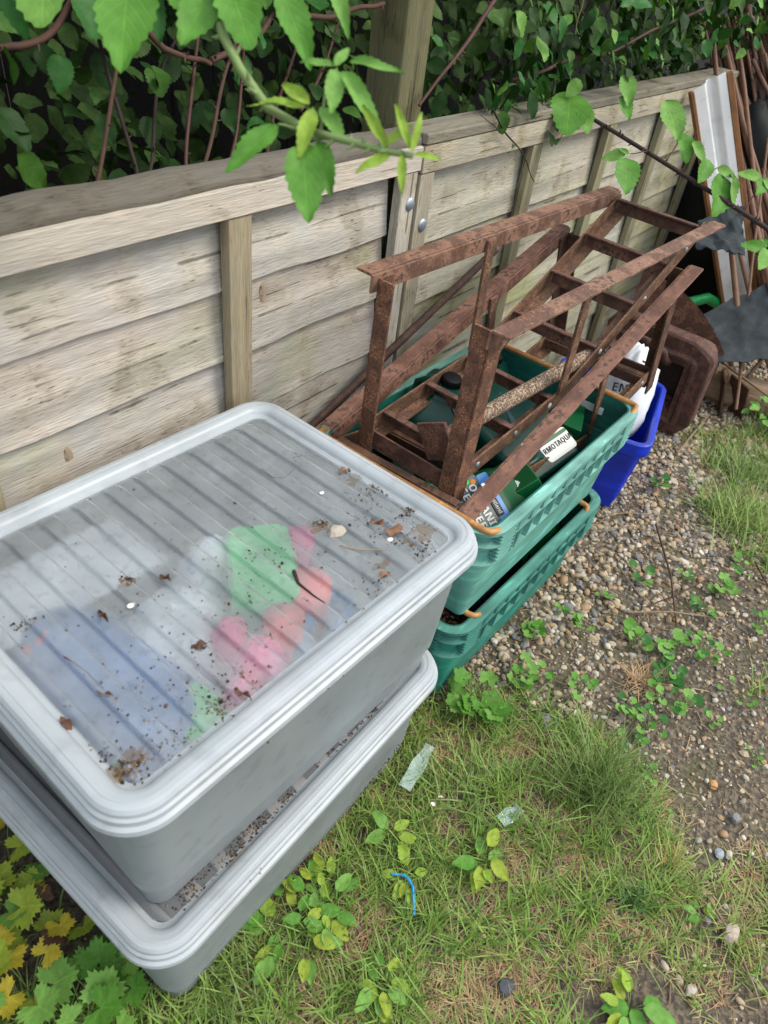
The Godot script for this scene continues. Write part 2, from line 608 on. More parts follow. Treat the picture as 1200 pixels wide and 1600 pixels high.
func lobed_leaf(lobes: int, cut: float, teeth: float, cup: float, sd: int) -> ArrayMesh:
	var g := Geo.new()
	var r := RandomNumberGenerator.new()
	r.seed = sd
	var nn := lobes * 8
	var cc := g.vert(Vector3(0, 0, 0.12), Vector2(0.5, 0.1))
	var mid := []
	var edge := []
	var ph := r.randf() * 6.0
	for k in nn + 1:
		var f := float(k) / nn
		var a := lerpf(-2.6, 2.6, f)
		var lobe := 0.5 + 0.5 * cos(TAU * (f * lobes - 0.5))
		var rad := (1.0 - cut * (1.0 - pow(lobe, 0.7))) * (0.62 + 0.38 * cos(a * 0.45)) * (1.0 + teeth * (1.0 if k % 2 == 0 else -1.0) * r.randf_range(0.5, 1.0))
		rad *= 0.62
		var dirv := Vector3(sin(a), 0, cos(a))
		var y := cup * rad * rad + 0.05 * sin(a * 3.0 + ph) * rad
		mid.append(g.vert(Vector3(0, 0, 0.12) + dirv * rad * 0.55 + Vector3(0, y * 0.35 - 0.02 * (1.0 - lobe), 0), Vector2(0.5 + 0.25 * sin(a), 0.3 + 0.3 * cos(a))))
		edge.append(g.vert(Vector3(0, 0, 0.12) + dirv * rad + Vector3(0, y, 0), Vector2(0.5 + 0.5 * sin(a), 0.5 + 0.5 * cos(a))))
	for k in nn:
		g.tri(cc, mid[k], mid[k + 1])
		g.quad(mid[k], edge[k], edge[k + 1], mid[k + 1])
	return g.mesh()

var bramble := []
var smallleaf := []
var buttercup := []
var roundleaf := []
var curled := []

func leaf_at(parent: Node, mesh: Mesh, m: Material, a: Vector3, b: Vector3, up: Vector3, wide := 1.0) -> void:
	var l := a.distance_to(b)
	var bs := facing(b - a, up)
	bs = Basis(bs.x * l * wide, bs.y * l, bs.z * l)
	put("leaf", mesh, m, parent, Transform3D(bs, a))

func wig(a: Vector3, b: Vector3, k: int, amp: float, sag := 0.0) -> Array:
	var o := []
	var u := (b - a).cross(Vector3(0.3, 0.5, 0.8)).normalized()
	var w := (b - a).normalized().cross(u)
	var p := [rf(0, TAU), rf(0, TAU), rf(0, TAU), rf(2.0, 5.0), rf(5.0, 9.0), rf(-1, 1), rf(-1, 1)]
	for i in k * 2 + 1:
		var t := i / (k * 2.0)
		var e := minf(1.0, minf(t, 1.0 - t) * 4.0)
		var x: float = p[5] * sin(t * p[3] + p[0]) + 0.35 * sin(t * p[4] + p[1])
		var y: float = p[6] * sin(t * p[3] * 0.8 + p[2]) + 0.35 * sin(t * p[4] * 1.1 + p[0])
		o.append(a.lerp(b, t) + (u * x + w * y) * amp * e + Vector3(0, sag * sin(t * PI), 0))
	return o

func stem(called: String, pts: Array, r0: float, r1: float, m: Material, parent: Node = null, sides := 6, thorns := 0) -> MeshInstance3D:
	var g := Geo.new()
	var rr := []
	for i in pts.size():
		rr.append(lerpf(r0, r1, float(i) / (pts.size() - 1)))
	g.tube(pts, rr, sides)
	for k in thorns:
		var f := rf(0, pts.size() - 1.01)
		var i := int(f)
		var p: Vector3 = pts[i].lerp(pts[i + 1], f - i)
		var d := (pts[i + 1] - pts[i] as Vector3).normalized()
		var s := d.cross(rdir()).normalized()
		var r: float = lerpf(r0, r1, f / pts.size())
		g.tube([p + s * r * 0.5, p + s * (r + 0.003) - d * 0.0015, p + s * (r + 0.006) - d * 0.004], [r * 0.6, r * 0.3, 0.0002], 5, false)
	return part(called, g, m, parent)

# ---------------------------------------------------------------- fence
func board_strip(g: Geo, x0: float, x1: float, y0: float, y1: float, z0: float, z1: float, th: float, wav: float, sd: int, base: Color, algae: float) -> void:
	# one horizontal lap board: front face leans from z0 at the foot to z1 at the top
	var nz := FastNoiseLite.new()
	nz.seed = sd
	nz.frequency = 3.0
	var nx := 36
	var ny := 3
	g.off = Vector2(sd * 0.371, sd * 0.617)
	for side in 2:
		var rows := []
		for j in ny + 1:
			var row := []
			for i in nx + 1:
				var x := lerpf(x0, x1, float(i) / nx)
				var f := float(j) / ny
				var y := lerpf(y0 + (nz.get_noise_2d(x, 7.0) * wav), y1, f)
				var z := lerpf(z0, z1, f) + nz.get_noise_2d(x * 0.7, 3.0 + y) * 0.003 - side * th
				var a := clampf(nz.get_noise_3d(x * 0.9, y * 1.6, 40.0) * 1.6 + algae, 0.0, 1.0)
				var pk := clampf(nz.get_noise_3d(x * 0.6, y * 2.0, 90.0) * 1.5 + 0.1, 0.0, 1.0)
				var cc := base.lerp(Color(0.66, 0.50, 0.44), pk * 0.35)
				g.tint = cc.lerp(Color(0.38, 0.41, 0.17), a * 0.75)
				row.append(g.vert(Vector3(x, y, z), Vector2(x, y)))
			rows.append(row)
		for j in ny:
			for i in nx:
				if side == 0:
					g.quad(rows[j][i], rows[j][i + 1], rows[j + 1][i + 1], rows[j + 1][i])
				else:
					g.quad(rows[j][i], rows[j + 1][i], rows[j + 1][i + 1], rows[j][i + 1])
	# foot and top edges
	var half := (nx + 1) * (ny + 1)
	var b0 := g.v.size() - 2 * half
	for e in [0, ny]:
		for i in nx:
			var a: int = b0 + e * (nx + 1) + i
			var p := [g.v[a], g.v[a + 1], g.v[a + 1 + half], g.v[a + half]]
			var q := []
			g.tint = g.c[a].darkened(0.1)
			var keep := g.xf
			g.xf = Transform3D.IDENTITY
			for k in 4:
				q.append(g.vert(p[k], Vector2(p[k].x, p[k].z)))
			g.xf = keep
			if e == 0:
				g.quad(q[3], q[2], q[1], q[0])
			else:
				g.quad(q[0], q[1], q[2], q[3])
	g.tint = Color(1, 1, 1)

func wood_box(g: Geo, x0: float, x1: float, y0: float, y1: float, z0: float, z1: float, col: Color, ch := 0.002) -> void:
	g.tint = col
	g.off = Vector2(rf(0, 1), rf(0, 1))
	g.box(Transform3D(Basis.IDENTITY, Vector3((x0 + x1) / 2, (y0 + y1) / 2, (z0 + z1) / 2)), Vector3(x1 - x0, y1 - y0, z1 - z0).abs() / 2, ch)
	g.tint = Color(1, 1, 1)

func bolt(parent: Node3D, p: Vector3) -> void:
	var g := Geo.new()
	g.lathe([[0.0125, 0.0], [0.0125, 0.001], [0.011, 0.003], [0.007, 0.0048], [0.0005, 0.0055]], 16)
	put("bolt", g.mesh(), mats.galvanised, parent, Transform3D(Basis(Vector3.RIGHT, PI / 2), p))

func fence() -> void:
	var joints := [0.0, 0.115, 0.24, 0.37, 0.505, 0.626, 0.744, 0.852]
	# left panel
	var base := Vector3(0.257, 0, 0)
	var t := thing("lap_fence", "grey-pink weathered lap fence panel with bark-edged capping behind the frosted boxes", "fence panel", base, "lap fence panels")
	for i in 7:
		var g := Geo.new()
		g.xf = Transform3D(Basis.IDENTITY, -base)
		var tn := rf(0.92, 1.06)
		board_strip(g, -0.655, 1.112, joints[i] - 0.012, joints[i + 1] + 0.004, -0.004, -0.017, 0.008, 0.006, 50 + i, Color(0.585 * tn, 0.555 * tn, 0.515 * tn), -0.25 if i > 3 else -0.05)
		part("board", g, mats.fence_wood, t)
	var g := Geo.new()
	g.xf = Transform3D(Basis.IDENTITY, -base)
	wood_box(g, -0.66, 1.163, 0.846, 0.887, -0.002, 0.020, Color(0.66, 0.605, 0.54))
	part("rail", g, mats.fence_wood, t)
	for x in [-0.62, -0.16, 0.286, 0.727, 1.137]:
		g = Geo.new()
		g.xf = Transform3D(Basis.IDENTITY, -base)
		wood_box(g, x - 0.023, x + 0.023, 0.0, 0.845, -0.003, 0.017, Color(0.42, 0.36, 0.24) if x < 1.0 else Color(0.56, 0.53, 0.47))
		part("batten", g, mats.fence_wood, t)
	# capping: half-round slab with a wandering edge
	g = Geo.new()
	g.xf = Transform3D(Basis.IDENTITY, -base)
	var nz := FastNoiseLite.new()
	nz.seed = 77
	nz.frequency = 4.0
	g.off = Vector2(0.3, 0.2)
	g.tint = Color(0.175, 0.16, 0.135)
	g.grid(70, 10, func(u, w):
		var x := lerpf(-0.66, 1.162, u)
		var a: float = lerpf(-0.55, PI + 0.4, w)
		var r: float = 1.0 + 0.15 * nz.get_noise_2d(x * 1.5, 1.0) + 0.05 * nz.get_noise_2d(x * 6.0, a * 2.0)
		return Vector3(x, 0.893 + 0.006 * nz.get_noise_2d(x, 9.0) + sin(a) * 0.019 * r, -0.018 + cos(a) * 0.032 * r), 1.82, 0.12, true)
	g.tint = Color(1, 1, 1)
	part("capping", g, mats.fence_wood, t)
	bolt(t, Vector3(1.145, 0.790, 0.0172) - base)
	for q in [[0.80, 0.70, 61], [0.42, 0.56, 62]]:
		g = Geo.new()
		g.tint = Color(0.42, 0.33, 0.24)
		g.lathe([[0.010, 0.0], [0.008, 0.002], [0.0004, 0.0022]], 14)
		put("knot", g.mesh(), mats.fence_wood, t, Transform3D(Basis(Vector3.RIGHT, PI / 2).scaled(Vector3(0.8, 1.7, 1.0)), Vector3(q[0], q[1], -0.012) - base))
	# right panel
	base = Vector3(2.08, 0, 0)
	t = thing("lap_fence", "greenish algae-stained lap fence panel with flat capping behind the rusty ramps", "fence panel", base, "lap fence panels")
	var joints2 := [0.0, 0.095, 0.21, 0.325, 0.445, 0.57, 0.70, 0.845]
	for i in 7:
		g = Geo.new()
		g.xf = Transform3D(Basis.IDENTITY, -base)
		var tn := rf(0.94, 1.05)
		board_strip(g, 1.172, 2.99, joints2[i] - 0.012, joints2[i + 1] + 0.004, -0.004, -0.017, 0.008, 0.004, 80 + i, Color(0.545 * tn, 0.535 * tn, 0.455 * tn), 0.05 + (0.32 if i in [2, 3, 4] else 0.0))
		part("board", g, mats.fence_wood, t)
	g = Geo.new()
	g.xf = Transform3D(Basis.IDENTITY, -base)
	wood_box(g, 1.170, 2.995, 0.838, 0.886, -0.002, 0.019, Color(0.50, 0.46, 0.36))
	part("rail", g, mats.fence_wood, t)
	g = Geo.new()
	g.xf = Transform3D(Basis.IDENTITY, -base)
	wood_box(g, 1.168, 2.998, 0.8865, 0.907, -0.05, 0.022, Color(0.30, 0.28, 0.22), 0.004)
	part("capping", g, mats.fence_wood, t)
	for x in [1.193, 1.62, 2.03, 2.43, 2.85]:
		g = Geo.new()
		g.xf = Transform3D(Basis.IDENTITY, -base)
		wood_box(g, x - 0.022, x + 0.022, 0.0, 0.837, -0.003, 0.017, Color(0.32, 0.30, 0.19) if x > 1.3 else Color(0.46, 0.42, 0.33))
		part("batten", g, mats.fence_wood, t)
	bolt(t, Vector3(1.196, 0.742, 0.0172) - base)
	# tall post behind the joint
	g = Geo.new()
	wood_box(g, -0.038, 0.038, 0.0, 2.1, -0.04, 0.04, Color(0.17, 0.165, 0.085), 0.004)
	var p := put("fence_post", g.mesh(), mats.fence_wood, null, Transform3D(Basis.IDENTITY, Vector3(1.213, 0, -0.097)))
	tag(p, "tall square timber post standing behind the joint of the two fence panels", "post")
	# neighbour's dark boarding behind the hedge
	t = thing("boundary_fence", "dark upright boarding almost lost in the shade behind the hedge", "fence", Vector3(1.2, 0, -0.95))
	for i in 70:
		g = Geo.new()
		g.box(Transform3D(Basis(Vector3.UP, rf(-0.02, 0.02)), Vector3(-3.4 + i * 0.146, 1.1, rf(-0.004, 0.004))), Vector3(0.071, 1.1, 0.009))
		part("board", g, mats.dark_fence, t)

# ---------------------------------------------------------------- hedge
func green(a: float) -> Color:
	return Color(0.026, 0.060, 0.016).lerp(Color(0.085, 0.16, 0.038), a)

func hedge_mass(t: Node3D, base: Vector3, lo: Vector3, hi: Vector3, count: int, nparts: int, smin: float, smax: float, meshes: Array, droop: float, bright := 0) -> void:
	var xs := []
	var cs := []
	var cand := []
	var nz := FastNoiseLite.new()
	nz.seed = 5
	nz.frequency = 2.3
	for i in count:
		var p := Vector3(rf(lo.x, hi.x), rf(lo.y, hi.y), rf(lo.z, hi.z))
		if nz.get_noise_3dv(p) < -0.12:
			continue
		var d := Vector3(rng.randfn() * 0.8, -droop + rng.randfn() * 0.6, 0.45 + rng.randfn() * 0.8)
		var up := Vector3(rng.randfn() * 0.5, 0.9, 0.75 + rng.randfn() * 0.4)
		var s := rf(smin, smax)
		var b := facing(d, up)
		cand.append([p.z + rf(-0.05, 0.05) - absf(p.y - 0.98) * 0.6, p, Basis(b.x * s, b.y * s, b.z * s), rng.randi() % meshes.size()])
	cand.sort_custom(func(a, b): return a[0] > b[0])
	for i in cand.size():
		var x := Transform3D(cand[i][2], cand[i][1] - base)
		if i < nparts:
			put("leaf", meshes[cand[i][3]], ([mats.leaf_hedge, mats.leaf_hedge_pale, mats.leaf_hedge, mats.leaf_deep, mats.leaf_hedge][i % 5] if bright == 0 else [mats.leaf_hedge, mats.leaf_hedge_pale, mats.leaf_deep, mats.leaf_hedge, mats.leaf_weed, mats.leaf_deep, mats.leaf_hedge][i % 7]), t, x)
		else:
			xs.append([x, cand[i][3]])
	for k in meshes.size():
		var a := []
		var c := []
		for q in xs:
			if q[1] == k:
				a.append(q[0])
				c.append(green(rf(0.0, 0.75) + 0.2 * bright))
		scatter("foliage", meshes[k], mats.leaf, a, c, t)

func hedges() -> void:
	var base := Vector3(0.4, 0, -0.4)
	var t := thing("bramble_hedge", "dark bramble hedge with serrated leaves and bare stems above the left fence panel", "hedge", base, "brambles behind the fence")
	hedge_mass(t, base, Vector3(-0.5, 0.72, -0.75), Vector3(1.12, 1.2, -0.10), 2300, 160, 0.022, 0.058, bramble + smallleaf, 0.5)
	hedge_mass(t, base, Vector3(-1.2, 1.26, -0.85), Vector3(1.4, 2.1, 0.02), 3200, 0, 0.05, 0.09, bramble, 0.4)
	hedge_mass(t, base, Vector3(-1.1, 0.02, -0.05), Vector3(-0.30, 1.25, 0.70), 900, 0, 0.05, 0.085, bramble, 0.4)
	for q in [[Vector3(0.634, 1.023, -0.100), Vector3(0.547, 0.898, -0.050)], [Vector3(0.647, 1.028, -0.150), Vector3(0.627, 0.885, -0.080)], [Vector3(0.794, 0.982, -0.200), Vector3(0.670, 0.873, -0.120)], [Vector3(0.805, 1.015, -0.150), Vector3(0.714, 0.894, -0.070)], [Vector3(0.838, 1.027, -0.120), Vector3(0.729, 0.897, -0.060)], [Vector3(0.945, 1.018, -0.200), Vector3(0.805, 0.881, -0.100)], [Vector3(1.068, 1.060, -0.200), Vector3(0.962, 0.908, -0.150)], [Vector3(1.096, 1.023, -0.150), Vector3(1.012, 0.958, -0.120)]]:
		stem("stem", wig(q[0] - base + (q[0] - q[1]) * 0.6, q[1] - base - (q[0] - q[1]) * 0.4, 9, 0.010), 0.0022, 0.0032, [mats.bark_red, mats.bark, mats.bark_dark][rng.randi() % 3], t, 6, 8)
	for q in [[Vector3(0.478, 1.029, -0.120), Vector3(0.604, 1.089, -0.100)], [Vector3(0.681, 1.049, -0.100), Vector3(0.784, 1.009, -0.100)], [Vector3(0.784, 1.013, -0.100), Vector3(0.986, 1.068, -0.150)], [Vector3(0.976, 1.063, -0.100), Vector3(1.136, 1.082, -0.080)]]:
		stem("stem", wig(q[0] - base, q[1] - base, 8, 0.012), 0.0045, 0.0035, mats.bark, t, 6, 6)
	base = Vector3(2.2, 0, -0.3)
	t = thing("hanging_hedge", "small-leaved green hedge spilling over the right fence panel in drooping sprays", "hedge", base, "brambles behind the fence")
	hedge_mass(t, base, Vector3(1.30, 0.80, -0.75), Vector3(3.6, 1.35, -0.09), 3400, 60, 0.025, 0.06, smallleaf + bramble, 0.9, 1)
	hedge_mass(t, base, Vector3(1.72, 0.985, -0.12), Vector3(3.4, 1.35, 0.10), 760, 200, 0.024, 0.06, smallleaf + bramble, 1.0, 1)
	hedge_mass(t, base, Vector3(1.35, 1.28, -0.85), Vector3(5.4, 2.1, 0.04), 4200, 0, 0.05, 0.08, bramble, 0.6)
	hedge_mass(t, base, Vector3(1.40, 0.86, -0.08), Vector3(1.78, 1.10, 0.045), 150, 90, 0.025, 0.055, bramble + smallleaf, 1.0, 1)
	for i in 26:
		var x := rf(1.3, 3.2)
		var a := Vector3(x, rf(1.1, 1.3), rf(-0.3, 0.02))
		stem("stem", wig(a - base, a + Vector3(rf(-0.2, 0.15), rf(-0.26, -0.06), rf(-0.05, 0.06)) - base, 7, 0.012), 0.0026, 0.0012, [mats.bark, mats.bark_dark, mats.twig_pale][i % 3], t, 5)
	for q in [[Vector3(1.425, 1.082, -0.050), Vector3(1.202, 0.938, -0.030)], [Vector3(1.875, 0.999, -0.020), Vector3(1.469, 0.968, 0.000)], [Vector3(2.459, 1.097, 0.020), Vector3(1.858, 1.000, 0.020)]]:
		stem("stem", wig(q[0] - base + (q[0] - q[1]) * 0.3, q[1] - base, 8, 0.012), 0.005, 0.003, mats.bark_red, t, 6, 6)
	# spiky weed stem in front of the right panel and its hanging twigs
	base = Vector3(1.702, 0.920, -0.108)
	t = thing("bramble", "long thorny purple bramble stem arching across the right fence panel", "bramble")
	t.position = base
	var pts := [Vector3(1.671, 0.921, -0.158), Vector3(1.682, 0.924, -0.097), Vector3(1.706, 0.916, 0.000), Vector3(1.721, 0.884, 0.123), Vector3(1.731, 0.856, 0.229), Vector3(1.750, 0.826, 0.329), Vector3(1.770, 0.793, 0.437), Vector3(1.794, 0.753, 0.559)]
	var lp := []
	for p in pts:
		lp.append(p - base)
	stem("stem", lp, 0.0040, 0.0052, mats.bark_dark, t, 7, 40)
	var lv := [[Vector3(1.708, 0.936, 0.022), Vector3(1.632, 0.874, 0.073), 1.0, 0], [Vector3(1.709, 0.920, 0.048), Vector3(1.673, 0.878, 0.104), 0.6, 1], [Vector3(1.799, 0.976, 0.099), Vector3(1.748, 0.943, 0.145), 0.55, 1], [Vector3(1.774, 0.943, 0.113), Vector3(1.741, 0.913, 0.158), 0.6, 0], [Vector3(1.684, 0.846, 0.196), Vector3(1.635, 0.798, 0.242), 0.85, 0], [Vector3(1.688, 0.852, 0.192), Vector3(1.654, 0.841, 0.157), 0.6, 1], [Vector3(1.692, 0.853, 0.198), Vector3(1.674, 0.861, 0.180), 0.5, 0], [Vector3(1.827, 0.944, 0.194), Vector3(1.783, 0.900, 0.267), 0.62, 1], [Vector3(1.818, 0.895, 0.256), Vector3(1.766, 0.857, 0.305), 0.5, 0], [Vector3(1.790, 0.890, 0.293), Vector3(1.776, 0.862, 0.339), 0.5, 1], [Vector3(1.793, 0.863, 0.340), Vector3(1.740, 0.832, 0.353), 0.7, 0], [Vector3(1.796, 0.852, 0.361), Vector3(1.802, 0.845, 0.404), 0.6, 1], [Vector3(1.794, 0.839, 0.378), Vector3(1.726, 0.790, 0.421), 0.8, 0], [Vector3(1.810, 0.847, 0.390), Vector3(1.763, 0.799, 0.439), 0.45, 1], [Vector3(1.834, 0.848, 0.449), Vector3(1.797, 0.854, 0.409), 0.55, 1], [Vector3(1.833, 0.845, 0.454), Vector3(1.795, 0.830, 0.466), 0.8, 0], [Vector3(1.834, 0.847, 0.453), Vector3(1.830, 0.832, 0.492), 0.6, 1], [Vector3(1.760, 0.738, 0.531), Vector3(1.721, 0.741, 0.488), 0.55, 0], [Vector3(1.761, 0.736, 0.534), Vector3(1.713, 0.712, 0.545), 0.8, 1], [Vector3(1.764, 0.741, 0.531), Vector3(1.754, 0.756, 0.516), 0.6, 0], [Vector3(1.630, 0.868, -0.043), Vector3(1.579, 0.833, -0.020), 0.7, 1], [Vector3(1.621, 0.886, -0.084), Vector3(1.585, 0.854, -0.041), 0.8, 0]]
	for q in lv:
		leaf_at(t, bramble[rng.randi() % bramble.size()], [mats.leaf_fresh, mats.leaf_weed][q[3]], q[0] - base, q[1] - base, Vector3(-0.55, 0.55, 0.65) + rdir() * 0.25, q[2] * 1.25)
	for q in [[Vector3(1.708, 0.936, 0.022), Vector3(1.709, 0.915, 0.007)], [Vector3(1.694, 0.853, 0.200), Vector3(1.729, 0.858, 0.224)], [Vector3(1.818, 0.895, 0.256), Vector3(1.737, 0.845, 0.268)], [Vector3(1.796, 0.852, 0.361), Vector3(1.754, 0.816, 0.339)], [Vector3(1.834, 0.847, 0.453), Vector3(1.780, 0.790, 0.456)], [Vector3(1.761, 0.736, 0.534), Vector3(1.786, 0.759, 0.537)]]:
		stem("leaf_stalk", wig(q[0] - base, q[1] - base, 4, 0.002), 0.0010, 0.0014, mats.bark_red, t, 5)
	base = Vector3(1.361, 0.932, 0.030)
	t = thing("dead_twig", "dark bare twig hanging down over the right fence panel from the hedge", "twig", base)
	stem("stem", wig(Vector3.ZERO, Vector3(1.614, 0.761, 0.030) - base, 8, 0.006), 0.0022, 0.0010, mats.bark_dark, t, 5)
	stem("side_shoot", wig(Vector3(1.419, 0.882, 0.030) - base, Vector3(1.310, 0.927, 0.035) - base, 4, 0.004), 0.0012, 0.0006, mats.bark_dark, t, 4)
	# overhanging spray close to the camera
	base = Vector3(0.497, 1.140, 0.237)
	t = thing("bramble_spray", "bright green bramble shoot hanging in the foreground in front of the left fence panel", "bramble", base)
	pts = [Vector3(0.523, 1.162, 0.195), Vector3(0.492, 1.132, 0.241), Vector3(0.475, 1.111, 0.271), Vector3(0.463, 1.094, 0.304), Vector3(0.455, 1.076, 0.343), Vector3(0.458, 1.069, 0.382), Vector3(0.465, 1.069, 0.419), Vector3(0.470, 1.069, 0.449), Vector3(0.477, 1.070, 0.471)]
	lp = []
	for p in pts:
		lp.append(p - base)
	stem("stem", lp, 0.0048, 0.0022, mats.stem_green, t, 8, 26)
	lv = [[Vector3(0.476, 1.140, 0.156), Vector3(0.408, 1.091, 0.222), 0.66, 0], [Vector3(0.436, 1.138, 0.096), Vector3(0.383, 1.109, 0.157), 1.0, 1], [Vector3(0.503, 1.145, 0.238), Vector3(0.440, 1.114, 0.260), 0.68, 0], [Vector3(0.508, 1.149, 0.240), Vector3(0.471, 1.116, 0.307), 0.74, 0], [Vector3(0.531, 1.146, 0.279), Vector3(0.505, 1.113, 0.339), 0.5, 0], [Vector3(0.461, 1.084, 0.377), Vector3(0.431, 1.083, 0.342), 0.34, 2], [Vector3(0.460, 1.087, 0.382), Vector3(0.455, 1.098, 0.356), 0.55, 2], [Vector3(0.461, 1.085, 0.385), Vector3(0.430, 1.060, 0.401), 0.5, 2], [Vector3(0.446, 1.070, 0.363), Vector3(0.398, 1.042, 0.355), 0.52, 0], [Vector3(0.444, 1.065, 0.392), Vector3(0.413, 1.026, 0.427), 0.74, 0], [Vector3(0.459, 1.063, 0.393), Vector3(0.441, 1.041, 0.424), 0.58, 0], [Vector3(0.468, 1.085, 0.385), Vector3(0.465, 1.071, 0.414), 0.6, 1], [Vector3(0.484, 1.110, 0.383), Vector3(0.472, 1.114, 0.358), 0.42, 1], [Vector3(0.484, 1.111, 0.383), Vector3(0.499, 1.124, 0.385), 0.6, 1], [Vector3(0.484, 1.109, 0.385), Vector3(0.460, 1.088, 0.405), 0.55, 1], [Vector3(0.487, 1.109, 0.389), Vector3(0.477, 1.083, 0.439), 0.36, 1], [Vector3(0.493, 1.115, 0.390), Vector3(0.507, 1.118, 0.431), 0.30, 1], [Vector3(0.473, 1.074, 0.470), Vector3(0.484, 1.103, 0.444), 0.24, 2], [Vector3(0.473, 1.073, 0.472), Vector3(0.492, 1.098, 0.464), 0.28, 2], [Vector3(0.474, 1.072, 0.474), Vector3(0.485, 1.073, 0.491), 0.42, 2], [Vector3(0.468, 1.071, 0.467), Vector3(0.455, 1.050, 0.481), 0.34, 2], [Vector3(0.472, 1.069, 0.451), Vector3(0.468, 1.097, 0.427), 0.32, 2], [Vector3(0.471, 1.071, 0.448), Vector3(0.483, 1.090, 0.460), 0.4, 2], [Vector3(0.472, 1.068, 0.454), Vector3(0.444, 1.060, 0.447), 0.4, 2], [Vector3(0.413, 1.120, 0.065), Vector3(0.383, 1.095, 0.129), 0.5, 3], [Vector3(0.485, 1.126, 0.168), Vector3(0.459, 1.104, 0.210), 0.5, 3], [Vector3(0.501, 1.136, 0.177), Vector3(0.476, 1.122, 0.232), 0.55, 0], [Vector3(0.560, 1.155, 0.311), Vector3(0.533, 1.133, 0.352), 0.35, 1]]
	for q in lv:
		leaf_at(t, bramble[rng.randi() % bramble.size()], [mats.leaf_fresh, mats.leaf_weed, mats.leaf_young, mats.leaf_deep][q[3]], q[0] - base, q[1] - base, Vector3(-0.5, 0.75, 0.5) + rdir() * 0.25, q[2] * 0.98)
	for q in [[Vector3(0.444, 1.065, 0.392), Vector3(0.457, 1.070, 0.371)], [Vector3(0.446, 1.070, 0.363), Vector3(0.457, 1.069, 0.376)], [Vector3(0.461, 1.085, 0.385), Vector3(0.458, 1.070, 0.381)], [Vector3(0.485, 1.110, 0.385), Vector3(0.475, 1.096, 0.384)], [Vector3(0.475, 1.096, 0.384), Vector3(0.461, 1.069, 0.393)], [Vector3(0.531, 1.146, 0.279), Vector3(0.505, 1.144, 0.235)], [Vector3(0.498, 1.131, 0.251), Vector3(0.475, 1.111, 0.273)]]:
		stem("leaf_stalk", wig(q[0] - base, q[1] - base, 4, 0.001), 0.0011, 0.0015, mats.stem_green, t, 5)

# ---------------------------------------------------------------- frosted storage boxes
func rib(u: float) -> float:       # u in ribs
	var f := fposmod(u, 1.0)
	return smoothstep(0.0, 0.07, f) * (1.0 - smoothstep(0.50, 0.57, f))

const LX := 0.300
const LZ := 0.2385
func panel_y(x: float, z: float) -> float:
	var u := (x + LX - 0.041) / (2 * LX - 0.082) * 11.0
	var e := LZ - 0.041 - absf(z)
	return -0.0125 + 0.0058 * rib(u + 0.2) * smoothstep(0.004, 0.016, e) * smoothstep(0.0, 0.01, LX - 0.041 - absf(x))

func storage_box(label: String, at: Vector3, phi: float, h: float, pm: Material, group: String) -> Node3D:
	var t := thing("storage_box", label, "storage box", at, group, Basis(Vector3.UP, -phi))
	var g := Geo.new()
	var b := h - 0.012
	g.shell([[0.049, 0.0], [0.044, 0.002], [0.041, 0.008], [0.037, 0.055], [0.031, 0.064], [0.019, b - 0.035], [0.012, b - 0.032], [0.008, b], [0.0105, b], [0.0145, b - 0.034], [0.0215, b - 0.037], [0.0335, 0.066], [0.0395, 0.057], [0.0435, 0.0105], [0.049, 0.004]], LX, LZ, 0.062, false, true, true, 7)
	part("body", g, mats.box_body, t)
	g = Geo.new()
	g.xf = Transform3D(Basis.IDENTITY, Vector3(0, h, 0))
	g.shell([[0.0, -0.029], [0.0005, -0.022], [0.0045, -0.0195], [0.0045, -0.012], [0.0075, -0.010], [0.008, -0.005], [0.011, -0.0012], [0.0135, -0.0003], [0.017, 0.0], [0.0175, 0.0008], [0.0195, 0.0008], [0.020, 0.0], [0.026, -0.0006], [0.030, -0.0022], [0.033, -0.0048], [0.036, -0.010], [0.041, -0.0125], [0.044, -0.0130], [0.044, -0.0158], [0.036, -0.0145], [0.0325, -0.0095], [0.026, -0.0036], [0.016, -0.003], [0.012, -0.006], [0.0105, -0.0125], [0.007, -0.015], [0.007, -0.022], [0.003, -0.0245], [0.0028, -0.029]], LX, LZ, 0.058, false, false, false, 10, true)
	var lid := part("lid", g, mats.lid_rim, t)
	g = Geo.new()
	g.xf = Transform3D(Basis.IDENTITY, Vector3(0, h, 0))
	var hx := LX - 0.0425
	var hz := LZ - 0.0425
	for s in 2:
		g.grid(308, 24, func(u, w):
			var x := lerpf(-hx, hx, u)
			var z := lerpf(-hz, hz, w)
			# pull the corners in to a round outline
			var cx := maxf(absf(x) - (hx - 0.02), 0.0)
			var cz := maxf(absf(z) - (hz - 0.02), 0.0)
			var q := sqrt(cx * cx + cz * cz)
			if q > 0.02:
				x = signf(x) * ((hx - 0.02) + cx * 0.02 / q)
				z = signf(z) * ((hz - 0.02) + cz * 0.02 / q)
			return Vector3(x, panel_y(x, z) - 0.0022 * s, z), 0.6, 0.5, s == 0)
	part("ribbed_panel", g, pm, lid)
	return t

func lump(hx: float, hy: float, hz: float, bump: float, sd: int, freq := 9.0) -> ArrayMesh:
	var g := Geo.new()
	var nz := FastNoiseLite.new()
	nz.seed = sd
	nz.frequency = freq
	g.grid(36, 20, func(u, w):
		var a: float = u * TAU
		var b: float = (w - 0.5) * PI
		var d := Vector3(cos(a) * cos(b), sin(b), sin(a) * cos(b))
		var k: float = 1.0 + bump * nz.get_noise_3dv(d * 0.12) + bump * 0.5 * nz.get_noise_3dv(d * 0.4)
		return Vector3(d.x * hx, d.y * hy, d.z * hz) * k, 1, 1, true)
	return g.mesh()

